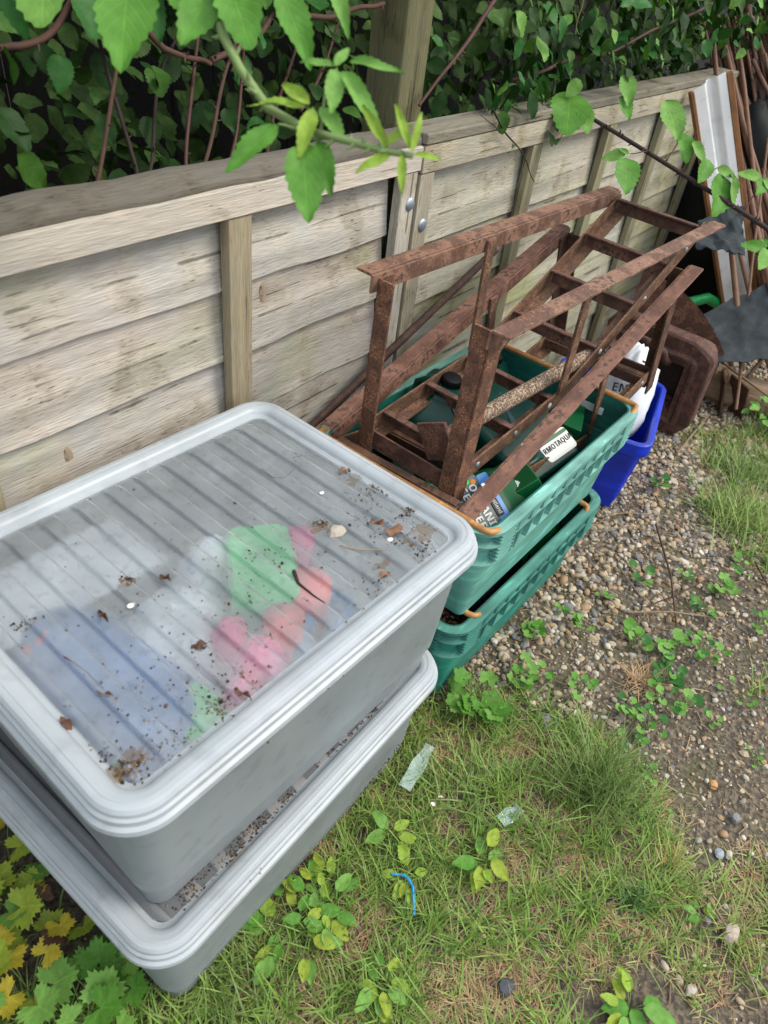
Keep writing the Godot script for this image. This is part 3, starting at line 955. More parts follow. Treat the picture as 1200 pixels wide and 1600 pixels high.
func boxes() -> void:
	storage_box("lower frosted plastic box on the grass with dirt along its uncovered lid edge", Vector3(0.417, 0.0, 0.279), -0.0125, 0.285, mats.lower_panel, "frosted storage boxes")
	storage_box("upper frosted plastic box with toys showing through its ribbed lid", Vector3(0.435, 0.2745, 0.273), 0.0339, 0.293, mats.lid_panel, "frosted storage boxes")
	# what shows through the lid
	var t := thing("crumpled_carrier_bag", "large white crumpled bag showing through the middle of the box lid", "bag", Vector3(0.345, 0.29, 0.305))
	put("bag", lump(0.082, 0.10, 0.075, 0.10, 3), mats.white_bag, t, Transform3D(Basis(Vector3.UP, 0.4), Vector3(0, 0.162, 0)))
	t = thing("crumpled_carrier_bag", "smaller white bag under the back middle of the box lid", "bag", Vector3(0.447, 0.29, 0.245))
	put("bag", lump(0.05, 0.08, 0.035, 0.12, 4), mats.white_bag, t, Transform3D(Basis.IDENTITY, Vector3(0, 0.178, 0)))
	t = thing("soft_toy", "pink soft toy pressed under the front of the box lid", "toy", Vector3(0.375, 0.30, 0.412))
	put("body", lump(0.040, 0.075, 0.034, 0.15, 41), mats.pink, t, Transform3D(Basis.IDENTITY, Vector3(0.0, 0.176, 0.005)))
	put("head", lump(0.024, 0.045, 0.022, 0.15, 42), mats.pink, t, Transform3D(Basis.IDENTITY, Vector3(0.0, 0.206, -0.045)))
	put("leg", lump(0.026, 0.05, 0.018, 0.15, 43), mats.pink, t, Transform3D(Basis.IDENTITY, Vector3(-0.045, 0.196, 0.022)))
	var g := Geo.new()
	t = thing("toy_bucket", "coral toy cup under the front edge of the box lid", "toy", Vector3(0.425, 0.30, 0.408))
	g = Geo.new()
	g.lathe([[0.001, 0.0], [0.018, 0.0], [0.024, 0.20], [0.026, 0.244], [0.001, 0.246]], 16)
	part("cup", g, mats.coral, t)
	t = thing("toy_bucket", "salmon toy cup under the lid beside the green tub", "toy", Vector3(0.487, 0.30, 0.388))
	g = Geo.new()
	g.lathe([[0.001, 0.0], [0.025, 0.0], [0.031, 0.22], [0.033, 0.242], [0.001, 0.244]], 16)
	part("cup", g, mats.coral, t)
	t = thing("toy_bucket", "small pink toy cup under the back right of the box lid", "toy", Vector3(0.547, 0.30, 0.318))
	g = Geo.new()
	g.lathe([[0.001, 0.0], [0.015, 0.0], [0.021, 0.22], [0.024, 0.242], [0.001, 0.244]], 16)
	part("cup", g, mats.pink, t)
	t = thing("toy_tub", "green plastic tub under the right half of the box lid", "toy", Vector3(0.477, 0.29, 0.32))
	g = Geo.new()
	g.shell([[0.01, 0.0], [0.0, 0.245], [0.006, 0.254]], 0.075, 0.045, 0.02, false)
	put("tub", g.mesh(), mats.toy_green, t, Transform3D(Basis(Vector3.UP, 0.9), Vector3.ZERO))
	t = thing("toy_tray", "sky blue toy tray edge under the front right of the lid", "toy", Vector3(0.475, 0.32, 0.428))
	g = Geo.new()
	g.shell([[0.006, 0.0], [0.0, 0.195], [0.003, 0.2], [0.009, 0.19], [0.012, 0.01]], 0.055, 0.022, 0.01, false)
	put("tray", g.mesh(), mats.toy_sky, t, Transform3D(Basis(Vector3.UP, 0.2), Vector3.ZERO))
	t = thing("folded_sheet", "crumpled blue plastic sheet under the left half of the box lid", "sheet", Vector3(0.26, 0.42, 0.30))
	put("sheet", lump(0.085, 0.10, 0.165, 0.10, 8), mats.toy_blue, t, Transform3D(Basis.IDENTITY, Vector3(-0.01, 0.028, 0)))
	t = thing("toy_spade", "pale green toy spade lying under the front left of the lid", "toy", Vector3(0.285, 0.49, 0.42))
	g = Geo.new()
	g.tube([Vector3(-0.09, 0.0, -0.03), Vector3(0.0, 0.01, 0.01)], [0.008], 8)
	g.shell([[0.004, 0.012], [0.0, 0.018], [0.004, 0.022]], 0.03, 0.045, 0.02, false)
	part("spade", g, mats.toy_green, t)
	t = thing("toy_car", "small orange toy under the back left of the box lid", "toy", Vector3(0.238, 0.498, 0.224))
	g = Geo.new()
	g.shell([[0.004, 0.006], [0.0, 0.012], [0.002, 0.022], [0.012, 0.026], [0.016, 0.036]], 0.035, 0.018, 0.008, true)
	part("body", g, mats.coral, t)
	for s in [[-0.02, -0.018], [0.02, -0.018], [-0.02, 0.018], [0.02, 0.018]]:
		g = Geo.new()
		g.tube([Vector3(s[0], 0.008, s[1] - 0.003), Vector3(s[0], 0.008, s[1] + 0.003)], [0.008], 12)
		part("wheel", g, mats.black_plastic, t)
	t = thing("cardboard_piece", "pale brown scrap of card under the back of the box lid", "card", Vector3(0.30, 0.49, 0.14))
	g = Geo.new()
	g.box(Transform3D(Basis(Vector3.FORWARD, 0.06), Vector3(0, 0.02, 0)), Vector3(0.12, 0.0015, 0.06))
	part("card", g, mats.white_bag, t)
	debris()

# y of the top of the upper lid panel below a world point
func lid_point(x: float, z: float) -> Vector3:
	var b := Basis(Vector3.UP, -0.0339)
	var l := b.inverse() * (Vector3(x, 0, z) - Vector3(0.435, 0, 0.273))
	return Vector3(x, 0.5675 + panel_y(l.x, l.z), z)

func lower_point(x: float, z: float) -> Vector3:
	var b := Basis(Vector3.UP, 0.0125)
	var l := b.inverse() * (Vector3(x, 0, z) - Vector3(0.417, 0, 0.279))
	return Vector3(x, 0.285 + panel_y(l.x, l.z), z)

func crumb_mesh(sd: int) -> ArrayMesh:
	var g := Geo.new()
	var r := RandomNumberGenerator.new()
	r.seed = sd
	var p := []
	for k in 5:
		var a := TAU * k / 5.0
		p.append(g.vert(Vector3(cos(a), 0.1, sin(a)) * r.randf_range(0.6, 1.1)))
	var top := g.vert(Vector3(r.randf_range(-0.3, 0.3), r.randf_range(0.5, 0.9), r.randf_range(-0.3, 0.3)))
	var bot := g.vert(Vector3(0, -0.3, 0))
	for k in 5:
		g.tri(top, p[(k + 1) % 5], p[k])
		g.tri(bot, p[k], p[(k + 1) % 5])
	return g.mesh()

func crumb_color() -> Color:
	return [Color(0.035, 0.022, 0.014), Color(0.06, 0.035, 0.02), Color(0.11, 0.065, 0.04), Color(0.02, 0.016, 0.013), Color(0.2, 0.14, 0.09)][rng.randi() % 5]

func debris() -> void:
	var cm := crumb_mesh(3)
	var xs := []
	var cs := []
	# clusters on the upper lid: centre, spread across and along, how many
	var cl := [[Vector3(0.174, 0.555, 0.440), 0.016, 0.006, 230], [Vector3(0.173, 0.555, 0.417), 0.006, 0.010, 40], [Vector3(0.697, 0.555, 0.334), 0.014, 0.006, 120], [Vector3(0.695, 0.555, 0.279), 0.010, 0.006, 50], [Vector3(0.684, 0.555, 0.402), 0.016, 0.004, 140], [Vector3(0.571, 0.555, 0.333), 0.007, 0.005, 90], [Vector3(0.665, 0.555, 0.208), 0.01, 0.006, 20], [Vector3(0.299, 0.555, 0.423), 0.04, 0.02, 40], [Vector3(0.285, 0.555, 0.454), 0.008, 0.010, 80], [Vector3(0.327, 0.555, 0.453), 0.02, 0.02, 45], [Vector3(0.323, 0.555, 0.378), 0.005, 0.004, 60], [Vector3(0.331, 0.555, 0.241), 0.004, 0.005, 60], [Vector3(0.474, 0.555, 0.321), 0.02, 0.02, 30], [Vector3(0.638, 0.555, 0.357), 0.03, 0.02, 60], [Vector3(0.623, 0.555, 0.426), 0.02, 0.015, 70], [Vector3(0.639, 0.555, 0.468), 0.012, 0.010, 60], [Vector3(0.242, 0.555, 0.431), 0.03, 0.03, 70], [Vector3(0.240, 0.555, 0.372), 0.03, 0.03, 40], [Vector3(0.369, 0.555, 0.310), 0.08, 0.08, 160], [Vector3(0.457, 0.555, 0.384), 0.08, 0.06, 120], [Vector3(0.215, 0.555, 0.454), 0.02, 0.015, 50], [Vector3(0.548, 0.555, 0.453), 0.012, 0.012, 40], [Vector3(0.215, 0.555, 0.215), 0.008, 0.006, 40]]
	for c in cl:
		for k in c[3]:
			var q: Vector3 = lid_point(c[0].x + rng.randfn() * c[1], c[0].z + rng.randfn() * c[2])
			var s := rf(0.0005, 0.0019) if rng.randf() > 0.06 else rf(0.0018, 0.0034)
			xs.append(Transform3D(rbasis(s), q + Vector3(0, s * 0.3, 0)))
			cs.append(crumb_color())
	var o := scatter("dirt_crumbs", cm, mats.crumb, xs, cs)
	tag(o, "dark soil crumbs and bark bits strewn over the upper box lid", "dirt")
	xs = []
	cs = []
	for c in [[Vector3(0.279, 0.272, 0.483), 0.014, 0.012, 260], [Vector3(0.320, 0.272, 0.470), 0.016, 0.014, 320], [Vector3(0.216, 0.272, 0.467), 0.014, 0.012, 200], [Vector3(0.373, 0.272, 0.476), 0.008, 0.008, 90], [Vector3(0.526, 0.272, 0.467), 0.02, 0.012, 300], [Vector3(0.565, 0.272, 0.467), 0.012, 0.01, 160], [Vector3(0.644, 0.272, 0.455), 0.01, 0.01, 120], [Vector3(0.690, 0.272, 0.447), 0.008, 0.008, 40], [Vector3(0.472, 0.272, 0.470), 0.02, 0.012, 100]]:
		for k in c[3]:
			var q: Vector3 = lower_point(c[0].x + rng.randfn() * c[1], c[0].z + rng.randfn() * c[2])
			var s := rf(0.0006, 0.0022)
			xs.append(Transform3D(rbasis(s), q + Vector3(0, s * 0.3, 0)))
			cs.append(crumb_color())
	for k in 190:      # flecks under the rim of the lower box
		var f := rng.randf()
		var q: Vector3 = Vector3(0.701, 0.129, 0.495).lerp(Vector3(0.330, 0.069, 0.500), f) + Vector3(0, rng.randfn() * 0.004, rf(0.0, 0.002))
		var s := rf(0.0006, 0.0018) * (1.0 if rng.randf() < 0.8 else 1.6)
		xs.append(Transform3D(rbasis(s), q))
		cs.append(crumb_color())
	o = scatter("dirt_crumbs", cm, mats.crumb, xs, cs)
	tag(o, "dark soil crumbs lying in the open grooves of the lower box lid", "dirt")
	# dried mud films on the lid
	for m in [[Vector3(0.568, 0.555, 0.442), 0.012, "thin yellow-brown mud smear at the right front of the lid"], [Vector3(0.656, 0.555, 0.440), 0.026, "wide pale mud smear in the right corner of the lid"], [Vector3(0.565, 0.555, 0.339), 0.013, "brown mud smear beside the flint on the lid"], [Vector3(0.327, 0.555, 0.245), 0.011, "mossy mud smear above the blue sheet on the lid"], [Vector3(0.177, 0.555, 0.437), 0.022, "dark mud smear in the near corner of the lid"], [Vector3(0.693, 0.555, 0.299), 0.022, "mud smear along the back right ribs of the lid"]]:
		var sg := Geo.new()
		var ctr := lid_point(m[0].x, m[0].z)
		var ids := []
		var c0 := sg.vert(Vector3(0, 0.0008, 0))
		for k in 22:
			var a := TAU * k / 22.0
			var r: float = m[1] * rf(0.45, 1.1)
			var w := lid_point(ctr.x + cos(a) * r * 1.5, ctr.z + sin(a) * r * 0.7)
			ids.append(sg.vert(w - ctr + Vector3(0, 0.0006, 0)))
		for k in 22:
			sg.tri(c0, ids[(k + 1) % 22], ids[k])
		tag(put("mud_smear", sg.mesh(), mats.mud_film, null, Transform3D(Basis.IDENTITY, ctr)), m[2], "mud")
	# single bits
	var st := stone_mesh(5, Color(0.42, 0.38, 0.32))
	var q: Vector3 = lid_point(Vector3(0.574, 0.557, 0.361).x, Vector3(0.574, 0.557, 0.361).z)
	tag(put("pebble", st, mats.stone, null, Transform3D(Basis(Vector3.UP, 0.5).scaled(Vector3(0.016, 0.010, 0.011)), q + Vector3(0, 0.006, 0))), "pale flint lying on the box lid beside a dry stalk", "stone")
	var bits := [[Vector3(0.621, 0.558, 0.405), Vector3(0.651, 0.558, 0.436), "leaf_dry", 0.42, "curled dry brown leaf on the right end of the box lid", "leaf"], [Vector3(0.623, 0.556, 0.379), Vector3(0.620, 0.556, 0.406), "leaf_dry", 0.5, "small torn dry leaf bit near the flint on the lid", "leaf"], [Vector3(0.359, 0.557, 0.264), Vector3(0.361, 0.557, 0.286), "leaf_dead", 0.4, "dark brown leaf curl on the box lid above the white bag", "leaf"], [Vector3(0.277, 0.557, 0.261), Vector3(0.273, 0.557, 0.290), "leaf_dead", 0.28, "slim dark bark flake on the left middle of the lid", "bark"], [Vector3(0.171, 0.557, 0.349), Vector3(0.171, 0.557, 0.372), "leaf_dead", 0.45, "stubby dark bark piece near the left front corner of the lid", "bark"], [Vector3(0.212, 0.557, 0.349), Vector3(0.223, 0.557, 0.374), "leaf_dead", 0.22, "thin dark bark sliver left of the pink toy on the lid", "bark"], [Vector3(0.545, 0.556, 0.455), Vector3(0.565, 0.556, 0.462), "leaf_dry", 0.5, "reddish leaf scrap at the right front edge of the lid", "leaf"], [Vector3(0.674, 0.556, 0.276), Vector3(0.692, 0.556, 0.285), "leaf_dry", 0.5, "light leaf fragment at the back right of the box lid", "leaf"], [Vector3(0.308, 0.557, 0.449), Vector3(0.315, 0.557, 0.473), "leaf_dead", 0.3, "dark red-brown bark strip over the pink toy", "bark"], [Vector3(0.313, 0.557, 0.375), Vector3(0.335, 0.557, 0.381), "leaf_dead", 0.5, "mossy brown flake beside the pink toy's left side", "bark"], [Vector3(0.625, 0.275, 0.456), Vector3(0.660, 0.275, 0.456), "leaf_dry", 0.6, "dry leaf in the right end groove of the lower lid", "leaf"]]
	for b in bits:
		var up := 0.002
		var a: Vector3 = b[0]
		var d: Vector3 = b[1]
		var bs := facing(d - a, Vector3(rf(-0.2, 0.2), 1, rf(-0.2, 0.2)))
		var l := a.distance_to(d)
		tag(put("leaf_scrap" if b[5] == "leaf" else "bark_flake", curled[rng.randi() % 4], mats[b[2]], null, Transform3D(Basis(bs.x * l * b[3] * 1.3, bs.y * l * 0.7, bs.z * l * 0.85), a + Vector3(0, 0.004, 0))), b[4], b[5])
	var tw := [[[Vector3(0.556, 0.560, 0.381), Vector3(0.565, 0.562, 0.405), Vector3(0.602, 0.560, 0.436)], 0.0016, "twig_pale", "pale dry stalk lying beside the flint on the lid"], [[Vector3(0.598, 0.560, 0.194), Vector3(0.595, 0.560, 0.218), Vector3(0.607, 0.560, 0.231), Vector3(0.633, 0.562, 0.227)], 0.0008, "bark_dark", "thin dark curved stalk on the back of the lid"], [[Vector3(0.480, 0.560, 0.371), Vector3(0.468, 0.561, 0.390), Vector3(0.466, 0.561, 0.416), Vector3(0.467, 0.560, 0.435)], 0.0028, "bark_dark", "thick dark curved twig over the salmon toy on the lid"], [[Vector3(0.216, 0.560, 0.287), Vector3(0.220, 0.560, 0.315), Vector3(0.219, 0.560, 0.351)], 0.0010, "bark", "long thin dry stalk on the left front of the lid"], [[Vector3(0.261, 0.276, 0.483), Vector3(0.285, 0.277, 0.483), Vector3(0.309, 0.276, 0.491)], 0.0010, "twig_pale", "fine pale stalk across the dirt on the lower lid"]]
	for w in tw:
		var g := Geo.new()
		var lp := []
		for p in w[0]:
			lp.append(p - w[0][0])
		g.tube(lp, [w[1], w[1] * 0.8, w[1] * 0.5, w[1] * 0.4], 6)
		tag(put("twig", g.mesh(), mats[w[2]], null, Transform3D(Basis.IDENTITY, w[0][0])), w[3], "twig")
	for b in [[Vector3(0.309, 0.559, 0.276), 0.0055, "small white chip on the lid left of the white bag"], [Vector3(0.615, 0.559, 0.420), 0.005, "small white chip beside the curled leaf on the lid"], [Vector3(0.622, 0.559, 0.290), 0.004, "small white chip near the back right of the lid"]]:
		tag(put("white_chip", st, mats.droppings, null, Transform3D(Basis(Vector3.UP, 1.0).scaled(Vector3(1.0, 0.35, 0.8) * b[1]), b[0])), b[2], "chip")
	# paint splash on the side of the upper box
	var sp := Geo.new()
	var a: Vector3 = Vector3(0.379, 0.393, 0.468)
	for k in 16:
		var p := a + Vector3(rng.randfn() * 0.005, rng.randfn() * 0.006, 0.0)
		var r := rf(0.0012, 0.004)
		sp.box(Transform3D(Basis(Vector3.BACK, rf(0, 3)), p - a), Vector3(r, r * 0.5, 0.0006 + 0.0001 * k))
	tag(put("paint_splash", sp.mesh(), mats.droppings, null, Transform3D(Basis(Vector3.RIGHT, -0.07), a)), "white splash on the long side of the upper frosted box", "splash")

# ---------------------------------------------------------------- bale-arm crates
func crate(label: String, at: Vector3, phi: float, outer: Color, inner: Color, armsin: float, armdrop: float) -> Node3D:
	var t := thing("bale_arm_crate", label, "crate", at, "green stacking crates", Basis(Vector3.UP, -phi))
	var H := 0.2325
	var g := Geo.new()
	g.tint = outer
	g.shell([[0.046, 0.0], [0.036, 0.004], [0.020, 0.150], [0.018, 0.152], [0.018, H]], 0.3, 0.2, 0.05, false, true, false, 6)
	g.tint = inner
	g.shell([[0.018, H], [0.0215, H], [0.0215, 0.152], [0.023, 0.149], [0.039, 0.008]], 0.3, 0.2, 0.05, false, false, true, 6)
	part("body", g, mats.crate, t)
	g = Geo.new()
	g.tint = outer.lightened(0.08)
	for b in [[0.0, 0.018, H - 0.0055, H + 0.0005], [0.001, 0.018, H - 0.032, H - 0.0295], [0.002, 0.018, 0.158, 0.1615]]:
		g.shell([[b[0], b[2]], [b[0], b[3]], [b[1], b[3]], [b[1], b[2]]], 0.3, 0.2, 0.05, false, false, false, 6, true)
	part("rim", g, mats.crate, t)
	# lattice: upright and slanting webs between the rim flanges, stacked fins at the corners
	for s in [-1, 1]:
		for k in 11:
			var x := -0.205 + k * 0.041
			var z: float = s * 0.1915
			if k < 10:
				web(t, "web", outer, Vector3(x, H - 0.0285, z), Vector3(x, H - 0.0065, z), Vector3.BACK, 0.0075)
				web(t, "web", outer, Vector3(x + 0.003, H - 0.0285, z), Vector3(x + 0.037, H - 0.0068, z), Vector3.BACK, 0.0075)
			web(t, "web", outer, Vector3(x + 0.004, 0.1620, z), Vector3(x + 0.016, H - 0.0325, z), Vector3.BACK, 0.0072)
		for k in 7:
			var z := -0.105 + k * 0.035
			var x: float = s * 0.2915
			web(t, "web", outer, Vector3(x, H - 0.0285, z), Vector3(x, H - 0.0065, z), Vector3.RIGHT, 0.0075)
			web(t, "web", outer, Vector3(x, 0.1620, z), Vector3(x, H - 0.0325, z), Vector3.RIGHT, 0.0072)
	for sx in [-1, 1]:
		for sz in [-1, 1]:
			for y in [H - 0.0105, H - 0.0175, H - 0.0245, H - 0.039, H - 0.047, H - 0.055, H - 0.063]:
				web(t, "corner_fin", outer, Vector3(sx * 0.215, y, sz * 0.1915), Vector3(sx * 0.262, y, sz * 0.1915), Vector3.BACK, 0.0075)
				web(t, "corner_fin", outer, Vector3(sx * 0.2915, y, sz * 0.128), Vector3(sx * 0.2915, y, sz * 0.160), Vector3.RIGHT, 0.0075)
			web(t, "web", outer, Vector3(sx * 0.214, 0.162, sz * 0.1915), Vector3(sx * 0.214, H - 0.006, sz * 0.1915), Vector3.BACK, 0.008)
	for s in [-1, 1]:
		g = Geo.new()
		var bx: float = s * (0.286 - armsin)
		var y := H + 0.004 - armdrop
		var px: float = s * (0.286 - armsin * 0.35 - 0.055)
		g.tube([Vector3(px, y - 0.02, 0.187), Vector3(bx - s * 0.014, y - 0.002, 0.187), Vector3(bx - s * 0.004, y, 0.184), Vector3(bx, y, 0.174), Vector3(bx, y, 0.0), Vector3(bx, y, -0.174), Vector3(bx - s * 0.004, y, -0.184), Vector3(bx - s * 0.014, y - 0.002, -0.187), Vector3(px, y - 0.02, -0.187)], [0.0058], 10)
		part("bale_arm", g, mats.bale_arm, t)
	# pale hand slot on the inside of the far end
	g = Geo.new()
	g.bar(Vector3(0.274, 0.196, 0.075), Vector3(0.274, 0.196, 0.125), Vector3.UP, 0.008, 0.003, 0.003)
	part("hand_slot", g, mats.pale_plastic, t)
	return t

func web(t: Node3D, called: String, col: Color, p0: Vector3, p1: Vector3, side: Vector3, hs: float) -> void:
	var g := Geo.new()
	g.tint = col.lightened(0.04)
	g.bar(p0, p1, side, hs, 0.0012, 0.0004)
	part(called, g, mats.crate, t)

func jerrycan(label: String, at: Vector3, b: Basis, hx: float, hz: float, h: float, body: Material, cap: Material, category := "bottle") -> Node3D:
	var t := thing("plastic_bottle", label, category, at, "plastic bottles in the crate", b)
	var g := Geo.new()
	var r := minf(hx, hz) * 0.45
	g.shell([[r * 0.5, 0.0], [r * 0.12, r * 0.12], [0.0, r * 0.5], [0.0, h * 0.70], [r * 0.15, h * 0.76], [r * 0.6, h * 0.84], [minf(hx, hz) - 0.021, h * 0.90], [minf(hx, hz) - 0.019, h * 0.94]], hx, hz, r, true, true, true, 6)
	part("body", g, body, t)
	g = Geo.new()
	g.lathe([[0.020, h * 0.925], [0.021, h * 0.93], [0.021, h * 0.985], [0.018, h], [0.0005, h]], 24)
	for k in 24:
		var a := TAU * k / 24
		g.bar(Vector3(cos(a) * 0.021, h * 0.935, sin(a) * 0.021), Vector3(cos(a) * 0.021, h * 0.98, sin(a) * 0.021), Vector3(cos(a), 0, sin(a)), 0.0009, 0.0009, 0.0003)
	part("cap", g, cap, t)
	g = Geo.new()
	g.tube([Vector3(0, h * 0.88, -hz * 0.15), Vector3(0, h * 0.93, -hz * 0.6), Vector3(0, h * 0.86, -hz * 0.92), Vector3(0, h * 0.72, -hz * 0.95)], [0.008], 8)
	part("handle", g, body, t)
	return t

func words(txt: String, size: float, m: Material, parent: Node, xf: Transform3D, font := "Droid Sans", bold := false) -> void:
	var tm := TextMesh.new()
	tm.text = txt
	var f := SystemFont.new()
	f.font_names = PackedStringArray([font])
	if bold:
		f.font_weight = 700
	tm.font = f
	tm.font_size = 32
	tm.pixel_size = size / 32.0
	tm.depth = 0.0006
	tm.curve_step = 1.0
	put("lettering", tm, m, parent, xf)

func plate(called: String, parent: Node, m: Material, xf: Transform3D, hx: float, hy: float, r := 0.004) -> void:
	var g := Geo.new()
	g.shell([[0.0, -0.0005], [0.0, 0.0004], [0.0003, 0.0006]], hx, hy, r, false)
	put(called, g.mesh(), m, parent, xf * Transform3D(Basis(Vector3.RIGHT, PI / 2), Vector3.ZERO))

func crates() -> void:
	var c1 := Vector3(0.793, 0, 0.4844)
	var c2 := Vector3(0.806, 0.2325, 0.489)
	var p1 := 0.0237
	var p2 := 0.0157
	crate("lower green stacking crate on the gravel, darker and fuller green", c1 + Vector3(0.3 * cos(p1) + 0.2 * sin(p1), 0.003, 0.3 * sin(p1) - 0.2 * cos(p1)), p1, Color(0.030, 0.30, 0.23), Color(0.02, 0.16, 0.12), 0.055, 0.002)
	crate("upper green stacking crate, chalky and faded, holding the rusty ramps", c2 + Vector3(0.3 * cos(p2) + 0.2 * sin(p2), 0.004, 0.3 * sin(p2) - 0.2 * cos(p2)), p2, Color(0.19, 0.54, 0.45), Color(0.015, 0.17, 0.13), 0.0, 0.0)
	# bottles in the upper crate
	var by := Vector3(0.94, 0.12, 0.30).normalized()
	var bx := Vector3(-0.42, -0.50, 0.75)
	bx = (bx - by * by.dot(bx)).normalized()
	var t := jerrycan("green liquid feed bottle with teal and blue label by the near crate corner", Vector3(0.838, 0.388, 0.362), Basis(bx, by, bx.cross(by)), 0.062, 0.032, 0.205, mats.bottle_mid, mats.pale_plastic)
	plate("label_sheet", t, mats.label_teal, Transform3D(Basis.IDENTITY, Vector3(-0.004, 0.066, 0.0326)), 0.056, 0.050, 0.006)
	plate("label_panel", t, mats.label_blue, Transform3D(Basis.IDENTITY, Vector3(0.0, 0.128, 0.0326)), 0.054, 0.0115, 0.002)
	plate("badge", t, mats.dark_print, Transform3D(Basis.IDENTITY, Vector3(0.006, 0.1225, 0.0342)), 0.024, 0.0075, 0.004)
	words("westland", 0.010, mats.white_print, t, Transform3D(Basis.IDENTITY, Vector3(0.006, 0.1228, 0.0352)))
	words("ORGANIC", 0.021, mats.white_print, t, Transform3D(Basis.IDENTITY, Vector3(0.004, 0.099, 0.0340)), "Droid Sans", true)
	words("SEAWEED", 0.021, mats.white_print, t, Transform3D(Basis.IDENTITY, Vector3(0.004, 0.079, 0.0340)), "Droid Sans", true)
	words("LIQUID PLANT FEED", 0.009, mats.white_print, t, Transform3D(Basis.IDENTITY, Vector3(0.000, 0.064, 0.0340)))
	for k in 6:
		var g := Geo.new()
		g.lathe([[0.006, 0.0], [0.004, 0.001], [0.0003, 0.0012]], 7)
		put("flower_print", g.mesh(), [mats.label_orange, mats.toy_green, mats.label_orange][k % 3], t, Transform3D(Basis(Vector3.RIGHT, PI / 2), Vector3(-0.050 + 0.004 * (k % 2), 0.050 + k * 0.011, 0.0338)))
	var b := Basis(Vector3(0.985, 0.10, 0.13), Vector3(0.06, 0.45, -0.89), Vector3.ZERO)
	b.z = b.x.cross(b.y)
	b = b.orthonormalized()
	t = jerrycan("dark teal bottle with a white and green label lying by the crate's front wall", Vector3(1.185, 0.352, 0.412), b, 0.095, 0.040, 0.25, mats.bottle_green, mats.black_plastic)
	plate("label_sheet", t, mats.white_print, Transform3D(Basis.IDENTITY, Vector3(0.045, 0.040, 0.0405)), 0.046, 0.025, 0.008)
	plate("label_band", t, mats.label_green, Transform3D(Basis.IDENTITY, Vector3(0.045, 0.057, 0.0417)), 0.045, 0.004, 0.002)
	words("RMOTAQUA", 0.0165, mats.dark_print, t, Transform3D(Basis.IDENTITY, Vector3(0.047, 0.041, 0.0417)), "Droid Sans", true)
	t = jerrycan("big glossy dark green canister under the ramp rungs at the back of the crate", Vector3(1.10, 0.252, 0.165), Basis(Vector3.UP, 0.35) * Basis(Vector3.RIGHT, 0.12), 0.105, 0.068, 0.27, mats.bottle_green, mats.black_plastic)
	plate("label_sheet", t, mats.white_print, Transform3D(Basis.IDENTITY, Vector3(0.055, 0.15, 0.0690)), 0.035, 0.03, 0.004)
	t = jerrycan("dark green upright bottle near the far end of the upper crate", Vector3(1.32, 0.255, 0.17), Basis(Vector3.UP, 0.5), 0.06, 0.05, 0.23, mats.bottle_green, mats.black_plastic)
	t = jerrycan("dark green flat bottle beside the pipe in the upper crate", Vector3(1.27, 0.285, 0.31), Basis(Vector3(0.2, 0.3, 1).normalized(), 1.2), 0.07, 0.05, 0.22, mats.bottle_green, mats.pale_plastic)
	plate("label_sheet", t, mats.white_print, Transform3D(Basis.IDENTITY, Vector3(0.0, 0.08, 0.0508)), 0.05, 0.02, 0.004)
	t = jerrycan("teal bottle with a black cap lying in the middle of the upper crate", Vector3(1.02, 0.300, 0.30), Basis(Vector3(1, 0.2, 0.4).normalized(), -1.25) * Basis(Vector3.UP, 0.4), 0.05, 0.045, 0.22, mats.bottle_green, mats.black_plastic)
	for q in [[Vector3(1.05, 0.40, 0.40), Vector3(0.9, 0.5, 1.2), "label_green", "green and white seed packet standing in the middle of the upper crate"], [Vector3(1.20, 0.40, 0.27), Vector3(0.3, 1.1, 0.4), "label_teal", "dark teal carton beside the pipe in the upper crate"], [Vector3(1.33, 0.37, 0.37), Vector3(0.2, 0.4, 0.1), "bottle_mid", "green carton at the far front corner of the upper crate"], [Vector3(0.93, 0.36, 0.20), Vector3(0.5, 0.2, 0.6), "bottle_green", "dark carton at the near back corner of the upper crate"]]:
		t = thing("carton", q[3], "carton", q[0], "", Basis.from_euler(q[1]))
		var cg := Geo.new()
		cg.box(Transform3D.IDENTITY, Vector3(0.045, 0.06, 0.022), 0.003)
		part("carton", cg, mats[q[2]], t)
		plate("label_sheet", t, mats.white_print, Transform3D(Basis.IDENTITY, Vector3(0.0, 0.022, 0.0228)), 0.036, 0.018, 0.002)
	t = thing("green_sack", "bright green plastic sack at the bottom of the upper crate", "sack", Vector3(0.98, 0.245, 0.26))
	put("sack", lump(0.12, 0.055, 0.10, 0.4, 12), mats.bright_green, t, Transform3D(Basis.IDENTITY, Vector3(0, 0.05, 0)))
	t = thing("plant_pot", "black plastic plant pot lying at the back left of the upper crate", "pot", Vector3(0.95, 0.33, 0.13), "", Basis(Vector3(0, 0, 1), 1.2))
	var g := Geo.new()
	g.lathe([[0.001, 0.0], [0.045, 0.0], [0.06, 0.10], [0.065, 0.10], [0.065, 0.115], [0.061, 0.115], [0.056, 0.1], [0.042, 0.004], [0.001, 0.004]], 24, false)
	part("pot", g, mats.black_plastic, t)
	# lower crate
	t = thing("plant_pot", "red plastic pot peeping out of the near end of the lower crate", "pot", Vector3(0.845, 0.10, 0.335))
	g = Geo.new()
	g.lathe([[0.001, 0.0], [0.03, 0.0], [0.038, 0.095], [0.043, 0.096], [0.043, 0.11], [0.039, 0.112], [0.034, 0.10], [0.02, 0.09], [0.001, 0.09]], 24)
	part("pot", g, mats.red, t)
	t = thing("green_sack", "dark green sack between the two stacked crates", "sack", Vector3(1.24, 0.06, 0.40))
	put("sack", lump(0.11, 0.085, 0.05, 0.3, 14), mats.bottle_mid, t, Transform3D(Basis.IDENTITY, Vector3(0, 0.085, 0)))
